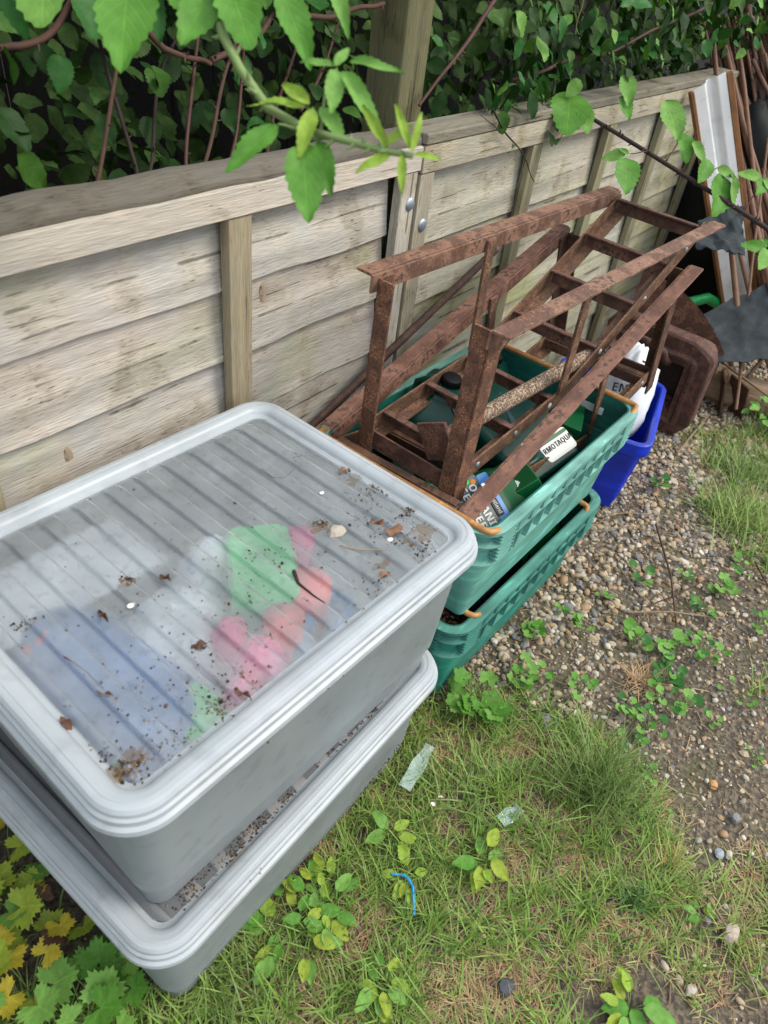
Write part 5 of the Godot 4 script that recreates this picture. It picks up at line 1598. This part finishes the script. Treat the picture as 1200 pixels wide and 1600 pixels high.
func ground() -> void:
	var t := Node3D.new()
	t.name = "ground"
	add_child(t)
	structure(t)
	var g := Geo.new()
	g.grid(170, 100, func(u, w):
		var x := lerpf(-1.0, 4.2, u)
		var z := lerpf(-1.0, 2.0, w)
		return Vector3(x, gh(x, z), z), 5.2, 3.0, true)
	var o := part("soil", g, mats.soil, t)
	g = Geo.new()
	g.face(Vector3(-60, -0.03, 60), Vector3(60, -0.03, 60), Vector3(60, -0.03, -60), Vector3(-60, -0.03, -60), Vector2(0, 0), Vector2(90, 0), Vector2(90, 90), Vector2(0, 90))
	part("outlying_soil", g, mats.soil, t)
	# gravel
	var tones := [Color(0.40, 0.32, 0.22), Color(0.50, 0.42, 0.31), Color(0.29, 0.235, 0.165), Color(0.43, 0.335, 0.215), Color(0.33, 0.30, 0.25), Color(0.56, 0.51, 0.43), Color(0.38, 0.24, 0.13), Color(0.20, 0.20, 0.21)]
	var cand := []
	var camp := Vector3(0.000, 1.212, 0.800)
	var cb := camera_basis()
	for i in 30000:
		var x := rf(0.66, 3.0)
		var z := rf(0.30, 1.55)
		if under_things(x, z):
			continue
		var l := lawn(x, z)
		if rng.randf() < l * 1.1 - 0.08:
			continue
		# thickest along the crates, thin on the trodden soil
		var near: float = clampf(1.0 - (z - 0.52 - 0.14 * (x - 0.9)) / 0.32, 0.0, 1.0)
		var dens: float = 0.40 + 0.65 * near + 0.40 * gnoise.get_noise_2d(x * 160.0, z * 160.0)
		if rng.randf() > dens:
			continue
		var s: float = 0.0024 + (0.0050 + 0.0040 * near) * pow(rng.randf(), 2.0)
		if rng.randf() < 0.02:
			s *= 1.5
		var sink := rf(-0.1, 0.45) * s
		var p := Vector3(x, gh(x, z) + sink, z)
		var rel := p - camp
		var dd := -rel.dot(cb.z)
		var px := 600.0 + 1128.9 * rel.dot(cb.x) / dd
		var py := 800.0 - 1128.9 * rel.dot(cb.y) / dd
		var vis := 1.0 if px > -10 and px < 1210 and py > 0 and py < 1610 else 0.0
		cand.append([s / dd * vis, p, s, rng.randi() % 6, rng.randi() % 8 if rng.randf() < 0.8 else rng.randi() % 4])
	cand.sort_custom(func(a, b): return a[0] > b[0])
	var shapes := []
	var tinted := {}
	for k in 6:
		shapes.append(stone_mesh(200 + k))
	var xs := [[], [], [], [], [], []]
	var cs := [[], [], [], [], [], []]
	for i in cand.size():
		var q = cand[i]
		var b := Basis(Vector3.UP, rf(0, TAU)) * Basis(Vector3.RIGHT, rf(-0.4, 0.4)) * Basis.from_scale(Vector3(rf(0.9, 1.35), rf(0.55, 0.85), rf(0.75, 1.05)) * q[2])
		var x := Transform3D(b, q[1])
		if i < 290:
			var key: int = q[3] * 8 + q[4]
			if not tinted.has(key):
				tinted[key] = stone_mesh(200 + q[3], tones[q[4]])
			put("stone", tinted[key], mats.stone, t, x)
		else:
			xs[q[3]].append(x)
			cs[q[3]].append(tones[q[4]] * rf(0.75, 1.15))
	for k in 6:
		scatter("gravel", shapes[k], mats.stone, xs[k], cs[k], t)
	# fine litter on the soil: dry straw and crumbs
	var xb := []
	var cbs := []
	for i in 5200:
		var x := rf(-0.2, 2.8)
		var z := rf(0.30, 1.5)
		if under_things(x, z):
			continue
		var s := rf(0.0008, 0.0028)
		xb.append(Transform3D(rbasis(s), Vector3(x, gh(x, z) + 0.001, z)))
		cbs.append(Color(0.16, 0.11, 0.07).lerp(Color(0.35, 0.27, 0.19), rng.randf()))
	# loose straw
	var sg := Geo.new()
	sg.box(Transform3D.IDENTITY, Vector3(0.5, 0.018, 0.03), 0.001)
	var xw := []
	var cw := []
	for i in 1500:
		var x := rf(0.6, 2.7)
		var z := rf(0.45, 1.5)
		if under_things(x, z):
			continue
		var l := rf(0.008, 0.035)
		xw.append(Transform3D(Basis(Vector3.UP, rf(0, TAU)) * Basis(Vector3.BACK, rf(-0.15, 0.15)) * Basis.from_scale(Vector3.ONE * l), Vector3(x, gh(x, z) + 0.004, z)))
		cw.append(Color(0.34, 0.25, 0.14).lerp(Color(0.14, 0.09, 0.055), rng.randf()))
	scatter("straw", sg.mesh(), mats.crumb, xw, cw, t)
	scatter("soil_crumbs", crumb_mesh(7), mats.crumb, xb, cbs, t)
	grass()

func tuft_mesh(sd: int, blades: int, l0: float, l1: float, lie: float, spread: float, w := 0.0011) -> ArrayMesh:
	var g := Geo.new()
	var r := RandomNumberGenerator.new()
	r.seed = sd
	for i in blades:
		var a := r.randf() * TAU
		var d := Vector3(cos(a), 0, sin(a))
		var side := Vector3(-d.z, 0, d.x)
		var l := r.randf_range(l0, l1)
		var p := Vector3(r.randfn(), 0, r.randfn()) * spread
		var tilt := clampf(r.randfn() * 0.35 + lie, 0.05, 1.5)
		var bend := r.randf_range(0.1, 0.9)
		var sh := r.randf_range(0.7, 1.25)
		g.tint = Color(sh, sh, sh)
		var prev := []
		var pos := p
		var ww := w * r.randf_range(0.7, 1.4)
		for k in 4:
			var f := k / 3.0
			var wd: float = ww * (1.0 - pow(f, 1.6))
			if k == 3:
				var tip := g.vert(pos, Vector2(0.5, 1))
				g.tri(prev[0], prev[1], tip)
			else:
				var lo := g.vert(pos - side * wd)
				var hi := g.vert(pos + side * wd)
				if k > 0:
					g.quad(prev[0], prev[1], hi, lo)
				prev = [lo, hi]
			var ang := tilt + bend * f
			pos += (d * sin(ang) + Vector3.UP * cos(ang)) * l / 3.0
	return g.mesh()

func grass() -> void:
	var kinds := []
	for k in 4:
		kinds.append(tuft_mesh(300 + k, 9, 0.025, 0.075, 0.85, 0.006, 0.0014))
	for k in 2:
		kinds.append(tuft_mesh(310 + k, 12, 0.012, 0.036, 1.15, 0.008, 0.0009))
	var xs := [[], [], [], [], [], []]
	var cs := [[], [], [], [], [], []]
	var pn := FastNoiseLite.new()
	pn.seed = 8
	pn.frequency = 7.0
	pn.fractal_octaves = 3
	for i in 21000:
		var x := rf(-0.35, 2.8)
		var z := rf(0.28, 1.45)
		if under_things(x, z):
			continue
		var l := lawn(x, z)
		if rng.randf() > l:
			continue
		var dry: float = clampf(0.36 + pn.get_noise_2d(x, z) * 1.5, 0.0, 1.0)
		dry = clampf(dry + (0.28 if z > 0.72 and x < 1.0 else 0.0) - 0.15, 0.0, 1.0)
		var k := rng.randi() % 4
		var col := Color(0.11, 0.22, 0.03).lerp(Color(0.20, 0.29, 0.05), rng.randf())
		if rng.randf() < 0.33 + 0.62 * dry:
			k = 4 + rng.randi() % 2
			col = Color(0.40, 0.28, 0.13).lerp(Color(0.26, 0.15, 0.07), rng.randf())
			if rng.randf() < 0.3:
				col = Color(0.34, 0.32, 0.12)
		elif rng.randf() < 0.25 * dry:
			continue
		var s := rf(0.75, 1.2)
		xs[k].append(Transform3D(Basis(Vector3.UP, rf(0, TAU)).scaled(Vector3.ONE * s), Vector3(x, gh(x, z) - 0.001, z)))
		cs[k].append(col)
	var lg := thing("lawn_grass", "short worn lawn of green blades and straw-brown thatch before the boxes", "grass", Vector3(0.5, 0, 0.7))
	lg.set_meta("kind", "stuff")
	for k in 6:
		for i in xs[k].size():
			xs[k][i].origin -= Vector3(0.5, 0, 0.7)
		scatter("blades" if k < 4 else "thatch", kinds[k], mats.grass, xs[k], cs[k], lg)
	# long clumps
	for q in [[Vector3(0.863, 0.000, 0.791), 360, 0.07, 0.18, 0.42, 0.030, "tall green grass clump at the lawn's edge by the soil", Color(0.16, 0.24, 0.06)], [Vector3(1.904, -0.000, 0.741), 230, 0.06, 0.15, 0.6, 0.05, "bushy bright grass clump on the gravel at the right edge", Color(0.24, 0.33, 0.08)], [Vector3(2.160, 0.000, 0.702), 200, 0.05, 0.13, 0.6, 0.06, "grass clump behind the bushy clump near the log", Color(0.20, 0.29, 0.08)], [Vector3(0.729, 0.000, 0.926), 70, 0.03, 0.06, 0.6, 0.012, "small dark green grass clump low on the lawn's right side", Color(0.07, 0.15, 0.04)], [Vector3(0.835, 0.000, 0.952), 60, 0.03, 0.07, 0.7, 0.012, "yellowing grass clump on the lawn's right rim", Color(0.36, 0.33, 0.10)], [Vector3(0.204, 0.000, 0.499), 70, 0.05, 0.11, 0.8, 0.03, "loose long grass at the foot of the lower box corner", Color(0.15, 0.22, 0.06)], [Vector3(0.702, 0.000, 0.602), 60, 0.04, 0.09, 0.9, 0.03, "long blades beside the clear plastic strip", Color(0.18, 0.27, 0.07)], [Vector3(0.789, 0.000, 1.085), 120, 0.03, 0.06, 0.7, 0.035, "tufted grass at the lower right edge of the soil", Color(0.28, 0.29, 0.08)]]:
		var m := tuft_mesh(400 + int(q[1]) + int(q[3] * 1000), q[1], q[2], q[3], q[4], q[5], 0.0012)
		var gm := mats.grass.duplicate() as StandardMaterial3D
		gm.albedo_color = (q[7] as Color).linear_to_srgb()
		tag(put("grass_clump", m, gm, null, Transform3D(Basis.IDENTITY, q[0])), q[6], "grass", "long grass clumps")

func plant(called: String, label: String, cat: String, group: String, at: Vector3, meshes: Array, ms: Array, count: int, spread: float, s0: float, s1: float, hgt: float, wide := 1.0) -> void:
	var t := thing(called, label, cat, at, group)
	for i in count:
		var a := rf(0, TAU)
		var r := spread * sqrt(rng.randf())
		var p := Vector3(cos(a) * r, hgt * rf(0.45, 1.0), sin(a) * r)
		var s := rf(s0, s1)
		var d := Vector3(cos(a) + rf(-0.5, 0.5), rf(-0.1, 0.35), sin(a) + rf(-0.5, 0.5))
		var b := facing(d, Vector3(rf(-0.35, 0.2), 1, rf(-0.1, 0.45)))
		put("leaf", meshes[rng.randi() % meshes.size()], ms[rng.randi() % ms.size()], t, Transform3D(Basis(b.x * s * wide, b.y * s, b.z * s), p))
		var g := Geo.new()
		g.tube([Vector3(rf(-0.006, 0.006), -0.004, rf(-0.006, 0.006)), Vector3(p.x * 0.5, p.y * 0.7, p.z * 0.5), p], [0.0009, 0.0008, 0.0007], 4, false)
		part("stalk", g, mats.stem_green, t)

func weeds() -> void:
	var L := [mats.leaf_weed, mats.leaf_fresh, mats.leaf_deep]
	var F := [mats.leaf_weed, mats.leaf_fresh]
	# lobed buttercup clumps by the crates
	for q in [[Vector3(0.874, 0.000, 0.527), 14, 0.055, 0.030, 0.046, 0.05, "leafy buttercup clump between the lower boxes and lower crate"], [Vector3(0.996, 0.000, 0.554), 7, 0.03, 0.024, 0.034, 0.035, "small lobed weed on the gravel left of the lawn clump"], [Vector3(1.118, 0.000, 0.520), 6, 0.018, 0.022, 0.032, 0.03, "round fan-leaved weed close to the lower crate"], [Vector3(1.215, 0.000, 0.594), 5, 0.016, 0.018, 0.026, 0.03, "small frilly weed right of the fan-leaved one"], [Vector3(1.060, 0.000, 0.666), 7, 0.028, 0.018, 0.028, 0.03, "buttercup seedling on the dark soil above the tall grass"], [Vector3(1.578, 0.000, 0.793), 8, 0.03, 0.022, 0.034, 0.03, "lobed weed on the gravel at the crossing dry stems"]]:
		plant("buttercup", q[6], "weed", "weeds on the gravel", q[0], buttercup, F, q[1], q[2], q[3], q[4], q[5])
	# round-leaved seedlings
	for q in [[Vector3(1.477, 0.000, 0.629), 6, 0.035, 0.016, 0.026, 0.03, "round-leaved weed left of the upright dry stem"], [Vector3(1.556, 0.000, 0.709), 4, 0.02, 0.014, 0.022, 0.025, "pair of round leaves right of the upright dry stem"], [Vector3(1.252, 0.000, 0.700), 8, 0.032, 0.018, 0.028, 0.035, "round-leaved weed group at the left of the big weed patch"], [Vector3(1.303, 0.000, 0.780), 14, 0.05, 0.014, 0.024, 0.04, "dense low weed patch in the middle of the soil"], [Vector3(1.352, 0.000, 0.830), 14, 0.045, 0.012, 0.020, 0.035, "fine-leaved weed patch right of the dense one"], [Vector3(1.156, 0.000, 0.808), 10, 0.04, 0.014, 0.022, 0.03, "round weed leaves below the dead grass tuft"], [Vector3(1.087, 0.000, 0.757), 8, 0.03, 0.014, 0.020, 0.03, "small round weeds at the soil just above the tall grass"], [Vector3(1.169, 0.000, 0.857), 5, 0.025, 0.018, 0.026, 0.03, "two large round leaves right below the weed patch"], [Vector3(1.873, 0.000, 0.504), 5, 0.025, 0.022, 0.034, 0.035, "single big round-leaved weed beside the blue crate"], [Vector3(1.178, 0.000, 0.912), 5, 0.02, 0.010, 0.016, 0.02, "tiny seedlings at the right of the lower soil"], [Vector3(1.219, 0.000, 0.529), 4, 0.018, 0.012, 0.018, 0.02, "tiny round seedlings near the crate's front"], [Vector3(1.700, 0.000, 0.821), 7, 0.04, 0.012, 0.020, 0.025, "small weeds under the bushy grass clump"], [Vector3(1.544, 0.000, 0.907), 8, 0.04, 0.012, 0.020, 0.025, "small weeds at the right edge of the gravel"], [Vector3(1.010, 0.000, 0.804), 6, 0.025, 0.012, 0.018, 0.02, "trailing small leaves right of the tall grass"], [Vector3(1.292, 0.000, 0.930), 6, 0.04, 0.009, 0.015, 0.015, "scattered seedlings on the soil at the right"], [Vector3(1.350, 0.000, 0.591), 5, 0.02, 0.012, 0.018, 0.02, "little round weed on the gravel above the frilly one"], [Vector3(1.068, 0.000, 0.815), 9, 0.035, 0.012, 0.02, 0.025, "low round weeds under the two large leaves"], [Vector3(1.482, 0.000, 0.785), 8, 0.03, 0.012, 0.02, 0.025, "round weeds where the two dry stems cross"], [Vector3(1.219, 0.000, 0.797), 10, 0.03, 0.016, 0.026, 0.035, "weed leaves just right of the dead grass tuft"], [Vector3(1.025, 0.000, 0.585), 6, 0.02, 0.014, 0.022, 0.025, "round weed between the lawn and the lobed weed"], [Vector3(1.159, 0.000, 1.010), 5, 0.03, 0.008, 0.014, 0.012, "tiny seedlings at the far right of the bare soil"], [Vector3(0.974, 0.000, 0.866), 5, 0.02, 0.010, 0.016, 0.015, "small weed at the right side of the tall grass"]]:
		plant("round_leaved_weed", q[6], "weed", "weeds on the gravel", q[0], roundleaf, L, q[1], q[2], q[3], q[4], q[5])
	plant("nettle_seedling", "bright upright weed in front of the log at the right edge", "weed", "weeds on the gravel", Vector3(2.448, 0.000, 0.639), smallleaf, F, 16, 0.06, 0.030, 0.045, 0.10)
	# plantain rosettes in the lawn
	for q in [[Vector3(0.333, 0.000, 0.533), 16, 0.055, 0.030, 0.048, 0.028, "broad plantain rosette in front of the lower box's foot"], [Vector3(0.392, 0.000, 0.545), 12, 0.045, 0.028, 0.042, 0.028, "second plantain rosette just right of the broad one"], [Vector3(0.544, 0.000, 0.555), 5, 0.02, 0.032, 0.046, 0.03, "pale three-leaved plantain in the mid lawn by the box"], [Vector3(0.613, 0.000, 0.703), 6, 0.02, 0.034, 0.050, 0.03, "bright plantain with two long leaves on the right lawn"], [Vector3(0.362, -0.000, 0.680), 8, 0.022, 0.030, 0.046, 0.025, "dark plantain rosette low in the lawn"], [Vector3(0.578, 0.000, 0.986), 8, 0.02, 0.034, 0.052, 0.025, "green plantain at the bottom edge by a tan stone"], [Vector3(0.511, 0.000, 0.622), 5, 0.02, 0.030, 0.042, 0.02, "plantain leaves under the blue scrap"], [Vector3(0.784, 0.000, 1.028), 4, 0.016, 0.020, 0.032, 0.015, "thin-leaved weed at the straw edge right of the lawn"]]:
		plant("plantain", q[6], "weed", "plantains in the lawn", q[0], [smallleaf[0], smallleaf[1], smallleaf[2]], [mats.leaf_fresh, mats.leaf_weed, mats.leaf_young, mats.leaf_lime], int(q[1] * 1.5), q[2], q[3] * 0.75, q[4] * 0.9, q[5] * 1.05, 0.85)
	# big yellow-green leaves at the lower left
	var Y := [mats.leaf_lime, mats.leaf_weed, mats.leaf_lime, mats.leaf_fresh, mats.leaf_yellow]
	for q in [[Vector3(0.105, 0.020, 0.162), 11, 0.07, 0.032, 0.056, 0.10, Y, "yellow-green lobed leaves beside the lower box at the left edge"], [Vector3(0.109, 0.000, 0.265), 10, 0.07, 0.030, 0.052, 0.09, [mats.leaf_yellow, mats.leaf_dead, mats.leaf_lime], "yellowing plant with brown dead leaves left of the lower box"], [Vector3(0.040, -0.000, 0.318), 13, 0.075, 0.034, 0.058, 0.09, Y, "lobed green leaves in the bottom left corner"], [Vector3(0.080, 0.000, 0.406), 8, 0.05, 0.036, 0.056, 0.07, F, "fresh green lobed leaves at the bottom edge left of the box corner"], [Vector3(0.121, 0.000, 0.370), 10, 0.05, 0.026, 0.044, 0.06, [mats.leaf_lime, mats.leaf_weed, mats.leaf_fresh], "low green leaves against the lower box's left foot"], [Vector3(0.039, 0.000, 0.223), 12, 0.08, 0.032, 0.055, 0.12, Y, "leafy growth running out of the left edge"]]:
		plant("geranium", q[7], "plant", "lobed leafy plants beside the boxes", q[0], buttercup, q[6], q[1], q[2], q[3], q[4], q[5])

func litter() -> void:
	var g := Geo.new()
	var st := stone_mesh(5)
	for q in [[Vector3(0.484, 0.008, 0.827), 0.016, Color(0.07, 0.08, 0.10), "dark slate-blue stone in the lawn near the bottom", "stone"], [Vector3(0.557, 0.008, 0.979), 0.017, Color(0.52, 0.40, 0.26), "tan stone beside the green plantain at the bottom edge", "stone"], [Vector3(0.791, 0.012, 1.072), 0.018, Color(0.45, 0.38, 0.32), "large pale stone among straw at the lower right", "stone"], [Vector3(0.998, 0.008, 1.018), 0.012, Color(0.20, 0.21, 0.23), "smooth grey pebble on the soil at the right", "stone"], [Vector3(1.493, 0.008, 0.640), 0.010, Color(0.6, 0.56, 0.5), "pale flat stone left of the upright dry stem", "stone"], [Vector3(0.669, 0.006, 1.050), 0.012, Color(0.5, 0.44, 0.38), "pale speckled stone at the bottom right soil", "stone"], [Vector3(1.039, 0.006, 0.962), 0.011, Color(0.55, 0.30, 0.12), "orange-brown flint on the right soil", "stone"], [Vector3(0.913, 0.006, 1.016), 0.010, Color(0.34, 0.37, 0.42), "blue-grey angular stone on the right soil", "stone"], [Vector3(0.922, 0.006, 1.030), 0.009, Color(0.5, 0.47, 0.42), "pale angular stone right of the blue-grey one", "stone"]]:
		tag(put("stone", stone_mesh((int(q[1] * 10000) + 500) | 1, q[2]), mats.stone, null, Transform3D(Basis(Vector3.UP, rf(0, 6)).scaled(Vector3(1.1, 0.62, 0.85) * q[1]), q[0] - Vector3(0, 0.003, 0))), q[3], q[4], "loose stones on the ground")
	# clear plastic strips
	for q in [[Vector3(0.625, 0.020, 0.527), Vector3(0.723, 0.025, 0.513), 0.012, "clear plastic strip lying in the grass beside the lower box"], [Vector3(0.691, 0.015, 0.690), Vector3(0.736, 0.018, 0.703), 0.012, "small clear plastic scrap in the middle of the lawn"]]:
		g = Geo.new()
		var d := (q[1] - q[0]) as Vector3
		var s := d.cross(Vector3(0.1, 1, 0.2)).normalized()
		for k in 2:
			g.grid(10, 3, func(u, w): return d * u + s * (w - 0.5) * 2.0 * q[2] * (1.0 - 0.3 * u * sin(u * 9.0)) + Vector3(0, 0.004 * sin(u * 6.0 + w * 2.0) - 0.001 * k, 0), 1, 1, k == 0)
		tag(put("plastic_strip", g.mesh(), mats.glass_shard, null, Transform3D(Basis.IDENTITY, q[0])), q[3], "plastic scrap")
	g = Geo.new()
	var pp := [Vector3(0.496, 0.015, 0.600), Vector3(0.508, 0.020, 0.620), Vector3(0.503, 0.015, 0.638), Vector3(0.472, 0.010, 0.665)]
	var lp := []
	for p in pp:
		lp.append(p - pp[0])
	g.tube(lp, [0.0022, 0.003, 0.002, 0.002], 6)
	tag(put("blue_scrap", g.mesh(), mats.toy_sky, null, Transform3D(Basis.IDENTITY, pp[0])), "thin blue plastic scrap curling through the lawn", "plastic scrap")
	for q in [[Vector3(0.627, 0.020, 0.511), "white petal by the lower end of the clear strip"], [Vector3(0.653, 0.020, 0.581), "white petal in the grass below the leafy clump"], [Vector3(0.639, 0.016, 0.586), "white petal just left of the tilted blades"], [Vector3(0.795, 0.045, 0.498), "white petal on the leafy clump"]]:
		tag(put("petal", smallleaf[0], mats.droppings, null, Transform3D(rbasis(0.010), q[0])), q[1], "petal", "white petals")
	# dry stems on the gravel
	var stems := [[[Vector3(1.687, 0.020, 0.580), Vector3(1.509, 0.030, 0.687), Vector3(1.365, 0.012, 0.764)], 0.0028, "bark", "upright brown dry stem lying down the gravel"], [[Vector3(1.333, 0.012, 0.653), Vector3(1.404, 0.020, 0.734), Vector3(1.484, 0.012, 0.835)], 0.0026, "twig_pale", "pale dry stem lying across the gravel"], [[Vector3(1.384, 0.012, 0.680), Vector3(1.464, 0.020, 0.719), Vector3(1.579, 0.020, 0.760), Vector3(1.582, 0.012, 0.844)], 0.0018, "bark", "thin forked stem crossing the dry stems"], [[Vector3(1.459, 0.012, 0.580), Vector3(1.409, 0.012, 0.653), Vector3(1.393, 0.012, 0.709)], 0.0014, "twig_pale", "fine straw left of the upright stem"], [[Vector3(1.453, 0.012, 0.814), Vector3(1.458, 0.012, 0.889), Vector3(1.463, 0.012, 0.961)], 0.0012, "twig_pale", "long thin straw at the right of the gravel"], [[Vector3(1.485, 0.012, 0.442), Vector3(1.658, 0.015, 0.472), Vector3(1.745, 0.012, 0.569), Vector3(1.795, 0.012, 0.644)], 0.0016, "twig_pale", "pale root curling over gravel below the blue crate"], [[Vector3(1.547, 0.012, 0.468), Vector3(1.634, 0.016, 0.530), Vector3(1.679, 0.012, 0.614)], 0.0014, "twig_pale", "second pale root below the blue crate"], [[Vector3(2.088, 0.012, 0.493), Vector3(2.250, 0.015, 0.490), Vector3(2.392, 0.020, 0.490)], 0.0038, "twig_pale", "short pale stick before the stove door"], [[Vector3(0.819, 0.012, 1.022), Vector3(0.795, 0.015, 1.056), Vector3(0.777, 0.012, 1.084)], 0.0020, "twig_pale", "dry stalk lying by the large pale stone"], [[Vector3(0.760, 0.012, 1.100), Vector3(0.735, 0.012, 1.125), Vector3(0.712, 0.012, 1.143)], 0.0018, "twig_pale", "dry stalk near the lower right corner"], [[Vector3(1.747, 0.012, 0.836), Vector3(1.684, 0.012, 0.886), Vector3(1.667, 0.012, 0.915)], 0.0026, "bark", "brown stick at the right edge of the gravel"], [[Vector3(1.115, 0.012, 0.992), Vector3(1.033, 0.012, 0.980), Vector3(1.012, 0.012, 0.918)], 0.0010, "bark", "fine dark stalk on the right soil"]]
	for w in stems:
		g = Geo.new()
		lp = []
		for p in w[0]:
			lp.append(p - w[0][0])
		g.tube(lp, [w[1], w[1] * 0.95, w[1] * 0.8, w[1] * 0.6], 7)
		tag(put("dry_stick", g.mesh(), mats[w[2]], null, Transform3D(Basis.IDENTITY, w[0][0])), w[3], "dry stem", "dry stems on the gravel")
	# dead tuft
	var m := tuft_mesh(431, 90, 0.03, 0.075, 1.2, 0.012, 0.0008)
	var gm := mats.grass.duplicate() as StandardMaterial3D
	gm.albedo_color = Color(0.66, 0.53, 0.38)
	tag(put("dead_grass", m, gm, null, Transform3D(Basis.IDENTITY, Vector3(1.175, 0.004, 0.754))), "pale dead grass tuft in the middle of the weed patch", "grass")

# ---------------------------------------------------------------- all
func _ready() -> void:
	rng.seed = 20240611
	gnoise.seed = 3
	gnoise.frequency = 0.06
	gnoise.fractal_octaves = 3
	var cam := Camera3D.new()
	cam.name = "camera"
	cam.transform = Transform3D(camera_basis(), Vector3(0.000, 1.212, 0.800))
	cam.fov = 70.645
	cam.near = 0.05
	cam.far = 300.0
	var ca := CameraAttributesPhysical.new()
	ca.frustum_focal_length = 16.93
	ca.frustum_focus_distance = 1.35
	ca.frustum_near = 0.05
	ca.frustum_far = 300.0
	ca.exposure_aperture = 4.5
	cam.attributes = ca
	cam.fov = 70.645
	add_child(cam)
	cam.current = true
	var env := Environment.new()
	env.background_mode = Environment.BG_SKY
	var sky := Sky.new()
	var sm := ProceduralSkyMaterial.new()
	sm.sky_top_color = Color(0.93, 0.96, 1.0)
	sm.sky_horizon_color = Color(0.66, 0.68, 0.70)
	sm.sky_curve = 0.2
	sm.ground_bottom_color = Color(0.20, 0.19, 0.16)
	sm.ground_horizon_color = Color(0.45, 0.45, 0.44)
	sm.sky_energy_multiplier = 1.0
	sm.sun_angle_max = 0.0
	sky.sky_material = sm
	env.sky = sky
	env.ambient_light_source = Environment.AMBIENT_SOURCE_SKY
	env.tonemap_mode = Environment.TONE_MAPPER_LINEAR
	env.tonemap_exposure = 2.3
	env.sdfgi_enabled = true
	env.ssao_enabled = true
	env.ssil_enabled = true
	var we := WorldEnvironment.new()
	we.name = "environment"
	we.environment = env
	add_child(we)
	var sun := DirectionalLight3D.new()
	sun.name = "sun"
	sun.light_color = Color(1.0, 0.97, 0.92)
	sun.light_energy = 0.45
	sun.light_angular_distance = 25.0
	sun.shadow_enabled = true
	add_child(sun)
	sun.look_at_from_position(Vector3(1.6, 3.2, 2.4), Vector3.ZERO)

	build_materials()
	for k in 4:
		bramble.append(blade_leaf(0.66 + 0.06 * (k % 2), 9, 0.09, 0.22, 0.10 + 0.05 * k, 0.05, 100 + k))
	for k in 3:
		smallleaf.append(blade_leaf(0.66, 6, 0.05, 0.2, 0.12 + 0.06 * k, 0.06, 120 + k))
	for k in 4:
		curled.append(blade_leaf(0.62, 5, 0.12, 0.9 - 0.2 * k, -0.5 + 0.3 * k, 0.35, 180 + k))
	for k in 3:
		buttercup.append(lobed_leaf(5, 0.24, 0.13, 0.35, 140 + k))
	for k in 3:
		roundleaf.append(lobed_leaf(7, 0.05, 0.02, 0.15 + 0.1 * k, 160 + k))
	ground()
	fence()
	hedges()
	boxes()
	crates()
	ramps()
	far_end()
	weeds()
	litter()
